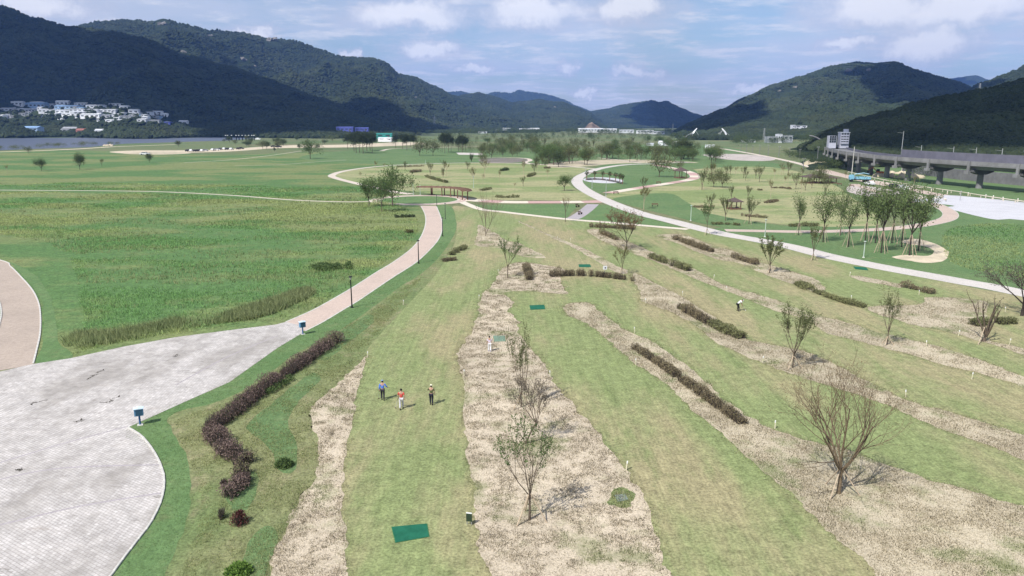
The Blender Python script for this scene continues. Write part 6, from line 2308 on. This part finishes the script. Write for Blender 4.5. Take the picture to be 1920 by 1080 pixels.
def person(loc, rz, lab, J, shirt, trousers, shoes, hat=None, hair=True, sleeve=1.0, H=1.72):
    """J: joint positions in metres (x right, y ahead, z up) for a 1.72 m figure"""
    e = empty('person', loc, rz, (H / 1.72,) * 3)
    V = {k: Vector(v) for k, v in J.items()}
    names = ['pelvis', 'spine', 'chest', 'neck', 'head', 'crown', 'shl', 'ell', 'wrl', 'shr', 'elr', 'wrr', 'hil', 'knl', 'anl', 'hir', 'knr', 'anr']
    rad = dict(pelvis=(.135, .105), spine=(.125, .095), chest=(.150, .105), neck=(.055, .055), head=(.085, .098), crown=(.062, .072), shl=(.062, .062), ell=(.042, .042), wrl=(.029, .029),
               shr=(.062, .062), elr=(.042, .042), wrr=(.029, .029), hil=(.088, .088), knl=(.058, .058), anl=(.038, .038), hir=(.088, .088), knr=(.058, .058), anr=(.038, .038))
    idx = {n: i for i, n in enumerate(names)}
    E = [('pelvis', 'spine'), ('spine', 'chest'), ('chest', 'neck'), ('neck', 'head'), ('head', 'crown'), ('chest', 'shl'), ('shl', 'ell'), ('ell', 'wrl'), ('chest', 'shr'), ('shr', 'elr'), ('elr', 'wrr'),
         ('pelvis', 'hil'), ('hil', 'knl'), ('knl', 'anl'), ('pelvis', 'hir'), ('hir', 'knr'), ('knr', 'anr')]
    skin_mesh('body', [(V[n], *rad[n]) for n in names], [(idx[a], idx[b]) for a, b in E], SKIN, e)
    up = (V['crown'] - V['neck']).normalized()
    fw = Vector((0, 1, 0)) if abs(up.y) < .8 else Vector((0, .3, -1)).normalized()
    fw = (fw - up * fw.dot(up)).normalized()
    sd = fw.cross(up)
    hc = (V['head'] + V['crown']) / 2
    face = MB()
    face.tube([hc + fw * .085 - up * .0, hc + fw * .118 - up * .025], [.012, .016], 6)
    face.build('nose', SKIN, e, True)
    for s in (-1, 1):
        MB().blob(hc + sd * s * .092 - up * .01, (.016, .026, .034), 3, .1, 1, 1).build('ear', SKIN, e, True)
        MB().blob(hc + sd * s * .033 + fw * .088 + up * .012, (.012, .008, .008), 3, .0, 1, 1).build('eye', HAIR, e, True)
    MB().tube([hc + fw * .092 - up * .058 - sd * .024, hc + fw * .096 - up * .058, hc + fw * .092 - up * .058 + sd * .024], .006, 5).build('mouth', mat('lips', (.30, .12, .10), .6, .05, 3), e)
    if hair:
        MB().blob(hc - fw * .022 + up * .022, (.098, .104, .105), 5, .08, 4, 2).build('hair', HAIR, e, True)
    if hat:
        ht = MB()
        ht.blob(hc + up * .055 - fw * .005, (.106, .112, .085), 8, .03, 2, 2)
        h_ = ht.build('cap', hat, e, True)
        a = hc + fw * .10 + up * .03
        MB().add([a - sd * .08, a + sd * .08, a + sd * .06 + fw * .08 - up * .015, a - sd * .06 + fw * .08 - up * .015, a - sd * .08 + up * .012, a + sd * .08 + up * .012, a + sd * .06 + fw * .08, a - sd * .06 + fw * .08],
                 [(3, 2, 1, 0), (4, 5, 6, 7), (0, 1, 5, 4), (1, 2, 6, 5), (2, 3, 7, 6), (3, 0, 4, 7)]).build('peak', hat, h_)
    # clothing follows the body
    pl, sp, ch = V['pelvis'], V['spine'], V['chest']
    sh = [(ch, .172, .128), (sp, .152, .118), (pl + (sp - pl) * .12, .158, .128), (V['neck'] - (V['neck'] - ch) * .45, .085, .085)]
    ed = [(0, 1), (1, 2), (0, 3)]
    for a, b, w in (('shl', 'ell', 'wrl'), ('shr', 'elr', 'wrr')):
        i = len(sh)
        if sleeve > .9:
            sh += [(V[a], .082, .082), (V[b], .060, .060), (V[b].lerp(V[w], .85), .046, .046)]
            ed += [(0, i), (i, i + 1), (i + 1, i + 2)]
        else:
            sh += [(V[a], .084, .084), (V[a].lerp(V[b], .8), .070, .070)]
            ed += [(0, i), (i, i + 1)]
    skin_mesh('shirt', sh, ed, shirt, e)
    tr = [(pl, .152, .122)]
    ed = []
    for a, b, c in (('hil', 'knl', 'anl'), ('hir', 'knr', 'anr')):
        i = len(tr)
        tr += [(V[a], .108, .108), (V[b], .080, .080), (V[c] + Vector((0, 0, .02)), .066, .066)]
        ed += [(0, i), (i, i + 1), (i + 1, i + 2)]
    skin_mesh('trousers', tr, ed, trousers, e)
    for k in ('anl', 'anr'):
        a = V[k]
        t_ = Vector((0, 1, -.12 if a.z < .12 else -.45)).normalized() if rz_flat.get(lab) is None else rz_flat[lab]
        lo = Vector((a.x, a.y, max(.045, a.z - .05)))
        MB().tube([lo - t_ * .09, lo - t_ * .02, lo + t_ * .10, lo + t_ * .17], [.036, .048, .042, .026], 8).build('shoe', shoes, e, True)
    for w, b, s in (('wrl', 'ell', 1), ('wrr', 'elr', -1)):
        f = (V[w] - V[b]).normalized()
        hand(e, V[w], f, Vector((0, 1, 0)) - f * f.y, .8)
    tag(e, lab, 'person')
    return e


rz_flat = {}


def club(p0, p1, lab, fwd=(1, 0, 0)):
    p0, p1 = Vector(p0), Vector(p1)
    e = empty('golf_club', p1)
    d = p0 - p1
    MB().tube([Vector((0, 0, 0)), d * .75], [.012, .012], 6).build('shaft', M_STEEL, e)
    MB().tube([d * .75, d], [.018, .02], 6).build('grip', M_BLACK, e)
    f = Vector(fwd).normalized()
    MB().tube([f * -.03, f * .09], [.032, .038], 8).build('club_head', mat('club_wood', (.08, .04, .03), .4, .1, 5), e)
    tag(e, lab, 'golf club')


def walk(st=.2, armf=.16, lean=.03, flip=1):
    s = st * flip
    return dict(pelvis=(0, 0, .94), spine=(0, lean * .5, 1.14), chest=(0, lean, 1.36), neck=(0, lean + .01, 1.50), head=(0, lean + .03, 1.58), crown=(0, lean + .035, 1.665),
                shl=(-.185, lean, 1.41), ell=(-.25, lean - armf * .4 * flip - .03, 1.14), wrl=(-.255, lean - armf * flip + .07, .91), shr=(.185, lean, 1.41), elr=(.25, lean + armf * .4 * flip - .03, 1.14),
                wrr=(.255, lean + armf * flip + .07, .91), hil=(-.095, 0, .90), knl=(-.10, s * .55 + .05, .49), anl=(-.10, s - .02, .085 if s > 0 else .12), hir=(.095, 0, .90), knr=(.10, -s * .45 + .05, .49),
                anr=(.10, -s - .02, .085 if s < 0 else .12))


def cloth(n, c):
    return mat('cloth_' + n, c, .9, .12, 12, .15)


pb = P(718, 750)
Jb = walk(.14, .08, .03, 1)
Jb.update(elr=(.30, .02, 1.18), wrr=(.42, .10, 1.06))
person(pb, R(6), 'man in blue shirt, dark trousers and blue cap walking on the fairway, leftmost of three', Jb, cloth('blue', (.09, .19, .60)), cloth('charcoal', (.035, .033, .045)), cloth('shoe_black', (.02, .02, .02)), cloth('cap_blue', (.18, .26, .45)))
rb_ = P(753, 767)
Jr = walk(.2, .14, .03, -1)
person(rb_, R(4), 'man in red shirt and pale grey trousers walking away, middle of three', Jr, cloth('red', (.52, .075, .065)), cloth('pale_grey', (.50, .49, .53)), cloth('shoe_black', (.02, .02, .02)), None, True, .5)
gb = P(809, 759)
Jg = walk(.09, .05, .02, 1)
Jg.update(ell=(-.31, .06, 1.20), wrl=(-.24, .22, 1.30))
person(gb, R(-5), 'man in dark olive shirt and cream cap, rightmost of three', Jg, cloth('olive', (.085, .10, .045)), cloth('navy', (.02, .022, .035)), cloth('shoe_black', (.02, .02, .02)), cloth('cap_cream', (.70, .68, .52)), True, .5)
wb = P(918, 659)
Jw = walk(.12, .05, .03, 1)
Jw.update(wrr=(.22, .16, .98))
person(wb, R(10), 'woman in lilac-white shirt and white trousers on the central dry strip', Jw, cloth('lilac', (.60, .53, .64)), cloth('white', (.74, .74, .76)), cloth('shoe_grey', (.35, .36, .5)), None, True, .5, 1.6)
qb = P(1384, 583)
Jq = dict(pelvis=(0, -.12, .90), spine=(0, .02, 1.06), chest=(0, .22, 1.22), neck=(0, .36, 1.29), head=(0, .45, 1.31), crown=(0, .525, 1.335), shl=(-.17, .26, 1.25), ell=(-.14, .36, .98), wrl=(-.04, .44, .78), shr=(.17, .26, 1.25),
          elr=(.14, .36, .98), wrr=(.04, .46, .74), hil=(-.10, -.10, .87), knl=(-.16, .02, .47), anl=(-.19, -.04, .085), hir=(.10, -.10, .87), knr=(.16, .02, .47), anr=(.19, -.04, .085))
person(qb, R(-82), 'golfer in white shirt, black trousers and white cap bent over to putt', Jq, cloth('white', (.74, .74, .76)), cloth('black', (.02, .02, .02)), cloth('shoe_black', (.02, .02, .02)), cloth('cap_white', (.78, .78, .76)), True, .5)


def wpt(base, rz, v, k=1.0):
    return base + Matrix.Rotation(rz, 3, 'Z') @ (Vector(v) * k)


club(wpt(pb, R(6), (-.27, .10, .88)), wpt(pb, R(6), (-.40, .30, .04)), 'park golf club carried by the man in blue', (1, .2, 0))
club(wpt(rb_, R(4), (-.27, .20, .88)), wpt(rb_, R(4), (-.52, .05, .10)), 'park golf club carried by the man in red', (1, .2, 0))
club(wpt(qb, R(-82), (0, .47, .76)), wpt(qb, R(-82), (0, .82, .035)), 'golf club of the putting golfer', (0, 1, 0))
tag(MB().blob(tuple(wpt(qb, R(-82), (0, .95, .05))), (.045, .045, .045), 1, 0, 1, 2).build('golf_ball', M_WHITE, None, True), 'white ball at the feet of the putting golfer', 'ball')

# ================================================================== grass (uncountable: stuff)
def scatter(name, polys, n, h, lm, seed, blades=3, wk=.12, near=30, far=160, skip=None, label='', mask=None, spread=.12):
    """grass tufts over world polygons, thinning out with distance"""
    rng = np.random.default_rng(seed)
    got = []
    areas = []
    for w in polys:
        x0, x1, y0, y1 = min(p.x for p in w), max(p.x for p in w), min(p.y for p in w), min(far, max(p.y for p in w))
        areas.append((x0, x1, max(y0, 22), y1, max(1.0, (x1 - x0) * (y1 - y0))))
    tot = sum(a[4] for a in areas)
    have = 0
    for it in range(14):
        for w, a in zip(polys, areas):
            k = int(n * 2 * a[4] / tot) + 8
            x, y = rng.uniform(a[0], a[1], k), rng.uniform(a[2], a[3], k)
            ok = (rng.random(k) < np.minimum(1, near / y) ** 1.3) & (np.abs(x) < .78 * y + 12)
            x, y = x[ok], y[ok]
            ins = np.zeros(len(x), bool)
            for i in range(len(w)):
                p, q = w[i], w[(i + 1) % len(w)]
                if p.y == q.y:
                    continue
                ins ^= ((p.y > y) != (q.y > y)) & (x < (q.x - p.x) * (y - p.y) / (q.y - p.y) + p.x)
            x, y = x[ins], y[ins]
            if mask is not None and len(x):
                mv = np.array([mask(u, v) for u, v in zip(x, y)])
                ok = rng.random(len(x)) < mv
                x, y = x[ok], y[ok]
            got.append(np.stack([x, y], 1))
            have += len(x)
        if have >= n:
            break
    pts = np.concatenate(got)
    rng.shuffle(pts)
    pts = pts[:n]
    blades_at(name, pts, h, lm, rng, blades, wk, near, label, spread)


def blades_at(name, pts, h, lm, rng, blades, wk, near, label, spread):
    N = len(pts)
    if not N:
        return
    dist = np.clip(pts[:, 1] / near, 1, 4)
    B = blades
    c = np.repeat(pts, B, 0)
    dd = np.repeat(dist, B)
    M_ = N * B
    hh = h * rng.uniform(.45, 1.45, M_) * np.repeat(rng.uniform(.6, 1.4, N), B)
    ang = rng.uniform(0, 6.28, M_)
    off = rng.uniform(-1, 1, (M_, 2)) * spread * dd[:, None]
    bx, by = c[:, 0] + off[:, 0], c[:, 1] + off[:, 1]
    lean = rng.normal(0, .35, (M_, 2)) * hh[:, None]
    w = h * wk * dd * rng.uniform(.7, 1.4, M_)
    v = np.zeros((M_, 3, 3), np.float32)
    v[:, 0, 0], v[:, 0, 1], v[:, 0, 2] = bx - np.cos(ang) * w, by - np.sin(ang) * w, .02
    v[:, 1, 0], v[:, 1, 1], v[:, 1, 2] = bx + np.cos(ang) * w, by + np.sin(ang) * w, .02
    v[:, 2, 0], v[:, 2, 1], v[:, 2, 2] = bx + lean[:, 0], by + lean[:, 1], hh
    me = bpy.data.meshes.new(name)
    me.vertices.add(M_ * 3)
    me.vertices.foreach_set('co', v.reshape(-1))
    me.loops.add(M_ * 3)
    me.loops.foreach_set('vertex_index', np.arange(M_ * 3, dtype=np.int32))
    me.polygons.add(M_)
    me.polygons.foreach_set('loop_start', np.arange(0, M_ * 3, 3, dtype=np.int32))
    me.update()
    a = me.attributes.new('tint', 'FLOAT', 'POINT')
    t0 = np.repeat(np.clip(rng.normal(.5, .24, N), 0, 1), B)
    a.data.foreach_set('value', np.repeat(t0, 3).astype(np.float32))
    me.materials.append(lm)
    me.validate()
    nn = rng.normal(0, .28, (len(me.vertices), 3))
    nn[:, 2] = 1.0
    me.normals_split_custom_set_from_vertices((nn / np.linalg.norm(nn, axis=1)[:, None]).tolist())
    stuff(link(name, me), label, 'grass')


def wpoly(px, sub=3):
    return catmull(px2w(px), True, sub)


MEADOW_NEAR = wpoly([(150, 655), (150, 560), (90, 455), (-200, 420), (-600, 380), (0, 345), (300, 345), (560, 350), (680, 352), (770, 400), (780, 440), (740, 478), (650, 540), (560, 590), (440, 610), (240, 640), (140, 662)])


def nmask(f, lo, hi, seed, base=.05, sx=1.0, sy=1.0):
    def m_(x, y):
        v = noise.fractal(Vector((x * f * sx, y * f * sy, seed)), 1.0, 2.0, 4) * .6 + .5
        t_ = min(1, max(0, (v - lo) / (hi - lo)))
        return base + (1 - base) * t_
    return m_


def off_trail(f):
    def m_(x, y):
        px, py = proj((x, y, 0))
        if -40 < px < 700 and -1.0 < py - interp(TRAIL, px) < 3.2:
            return 0.0
        return f(x, y)
    return m_


scatter('meadow_grass', [MEADOW_NEAR], 60000, .26, G_MEADOW, 1, 3, .11, 95, 420, None, 'tall green grass of the left meadow', off_trail(nmask(.05, .36, .66, 3.0, .06, .6, 1.5)), .25)
scatter('meadow_reeds', [MEADOW_NEAR], 5000, .45, G_REED, 2, 4, .07, 95, 300, None, 'taller yellowish weeds in drifts across the left meadow', off_trail(nmask(.05, .52, .66, 8.0, .0, .6, 1.6)), .25)
REED_EDGE = wpoly([(128, 655), (140, 628), (230, 622), (330, 600), (430, 588), (560, 545), (588, 552), (500, 592), (420, 606), (300, 628), (220, 642)])
scatter('meadow_reeds', [REED_EDGE], 5200, .55, G_REED, 3, 5, .07, 95, 300, None, 'bank of tall grey-green weeds along the plaza edge', nmask(.12, .38, .62, 6.0, .10), .4)
scatter('right_meadow_grass', [wpoly([(1775, 432), (1850, 420), (1930, 424), (2100, 460), (2100, 560), (1900, 520), (1780, 490)])], 11000, .26, G_MEADOW, 4, 3, .10, 120, 320, None, 'green grass of the right meadow', None, .25)
def edge_tufts(name, keys, n, h, lm, seed, near, sd, bias, label):
    """tufts straying across the borders of the strips"""
    rng = np.random.default_rng(seed)
    a_, b_ = [], []
    for k in keys:
        w = DRYW[k]
        for i in range(len(w)):
            p, q = w[i], w[(i + 1) % len(w)]
            if 22 < p.y < 240 and abs(p.x) < .78 * p.y + 8:
                a_.append((p.x, p.y))
                b_.append((q.x, q.y))
    a_, b_ = np.array(a_), np.array(b_)
    d = b_ - a_
    L = np.linalg.norm(d, axis=1)
    pr = L * np.minimum(1, near / a_[:, 1]) ** .8
    ii = rng.choice(len(L), n, p=pr / pr.sum())
    t_ = rng.random((n, 1))
    nrm = np.stack([-d[:, 1], d[:, 0]], 1) / np.maximum(L, 1e-6)[:, None]
    pts = a_[ii] + d[ii] * t_ + nrm[ii] * rng.normal(bias, sd, (n, 1)) * np.clip(a_[ii][:, 1:] / near, 1, 2.2)
    keep = rng.random(n) < np.array([.15 + .85 * max(0, min(1, (noise.noise(Vector((x * .9, y * .9, seed))) + .35) * 1.6)) for x, y in pts])
    blades_at(name, pts[keep], h, lm, rng, 4, .13, near, label, .1)


edge_tufts('strip_edge_grass', 'abdefgh', 26000, .06, G_FAIR, 41, 45, .28, 0, 'mown grass straying over the strip borders')
edge_tufts('strip_edge_straw', 'abdefgh', 26000, .075, G_DRY2, 42, 45, .30, 0, 'straw tufts straying over the strip borders')
scatter('dry_tufts', [DRYW['a'], DRYW['b']], 32000, .085, G_DRY, 5, 5, .12, 34, 150, None, 'dry straw tufts on the two nearest sandy strips', nmask(.7, .36, .60, 2, .12), .13)
scatter('dry_tufts', [DRYW['d'], DRYW['e']], 52000, .085, G_DRY2, 6, 4, .13, 36, 200, None, 'dry straw tufts on the middle strips', nmask(.4, .28, .60, 5, .2), .2)
scatter('dry_tufts', [DRYW['c'], DRYW['f'], DRYW['g'], DRYW['h'], DRYW['i'], DRYW['k']], 28000, .11, G_DRY2, 7, 4, .11, 70, 260, None, 'dry straw tufts on the back strips', nmask(.3, .28, .60, 7, .25), .14)
ROUGH_W = wpoly([(330, 790), (450, 745), (570, 660), (700, 580), (790, 520), (690, 650), (640, 712), (580, 776), (596, 850), (590, 905), (540, 985), (506, 1060), (490, 1120), (330, 1120), (370, 1000), (372, 900)])
scatter('rough_grass_tufts', [ROUGH_W], 22000, .085, tint_mat('blade_rough', (.22, .30, .115), (.45, .46, .22), (.56, .49, .31), .45), 8, 4, .11, 40, 140, None, 'uneven green and straw grass around the purple hedge', nmask(.35, .3, .6, 4, .15), .1)
scatter('verge_grass_tufts', [wpoly(VERGE)], 12000, .05, tint_mat('blade_verge', (.15, .27, .095), (.27, .40, .15), None, .45), 9, 4, .16, 45, 140, None, 'short lush grass along the plaza kerb', None, .09)
FAIR_W = wpoly([(700, 650), (860, 560), (1000, 540), (1200, 560), (1500, 660), (1950, 800), (2150, 1000), (2100, 1140), (600, 1140), (640, 860)])
scatter('fairway_tufts', [FAIR_W], 60000, .034, G_FAIR, 11, 3, .24, 40, 110, None, 'short mown grass blades of the fairways', nmask(.6, .3, .6, 9, .25), .12)
scatter('weedy_tufts', [WEEDY], 240, .11, G_MEADOW, 10, 5, .10, 60, 100, None, 'green weeds around the faded plate', None, .1)
# weeds in the joints of the plaza
WEED = [[(165, 712), (180, 703), (195, 692)], [(190, 757), (205, 751), (228, 741)], [(58, 761), (70, 755), (85, 750)], [(18, 885), (30, 882), (42, 879)], [(145, 791), (152, 788), (160, 784)], [(325, 669), (335, 664)]]
fb = FB()
rr = random.Random(12)
for si, seg in enumerate(WEED):
    w = px2w(seg)
    L = (w[-1] - w[0]).length
    for _ in range(int(60 + 60 * L)):
        u_ = rr.random()
        i = min(int(u_ * (len(w) - 1)), len(w) - 2)
        p = w[i].lerp(w[i + 1], u_ * (len(w) - 1) - i)
        q = Vector((p.x * 1.6, p.y * 1.6, si))
        th = max(.02, .13 * math.sin(u_ * math.pi) * (.7 + 1.2 * noise.noise(q * 1.7)))
        p = p + Vector((noise.noise(q), noise.noise(q + Vector((5, 5, 5))), 0)) * .5 + Vector((rr.gauss(0, th), rr.gauss(0, th), .03))
        d = Vector((rr.gauss(0, .04), rr.gauss(0, .04), rr.uniform(.01, .05)))
        a = rr.random() * 6.28
        fb.blade(p, d, Vector((math.cos(a), math.sin(a), 0)) * .03, rr.random())
stuff(fb.build('joint_weeds', tint_mat('blade_weed', (.035, .032, .026), (.10, .092, .07), None, .1)), 'dark dry weeds in the joints of the plaza paving', 'weeds')

# ================================================================== air
hz = MB().box((0, 5600, 398), (17900, 11700, 800)).build('haze', None)
hz.data.materials.clear()
hm = bpy.data.materials.new('haze_air')
hm.use_nodes = True
hn = hm.node_tree.nodes
hn.clear()
pv = hn.new('ShaderNodeVolumePrincipled')
pv.inputs['Color'].default_value = (.20, .40, 1.0, 1)
pv.inputs['Density'].default_value = 0.00007
pv.inputs['Anisotropy'].default_value = 0.0
ho = hn.new('ShaderNodeOutputMaterial')
hm.node_tree.links.new(pv.outputs[0], ho.inputs['Volume'])
hz.data.materials.append(hm)
stuff(hz, 'thin blue air over the valley', 'haze')
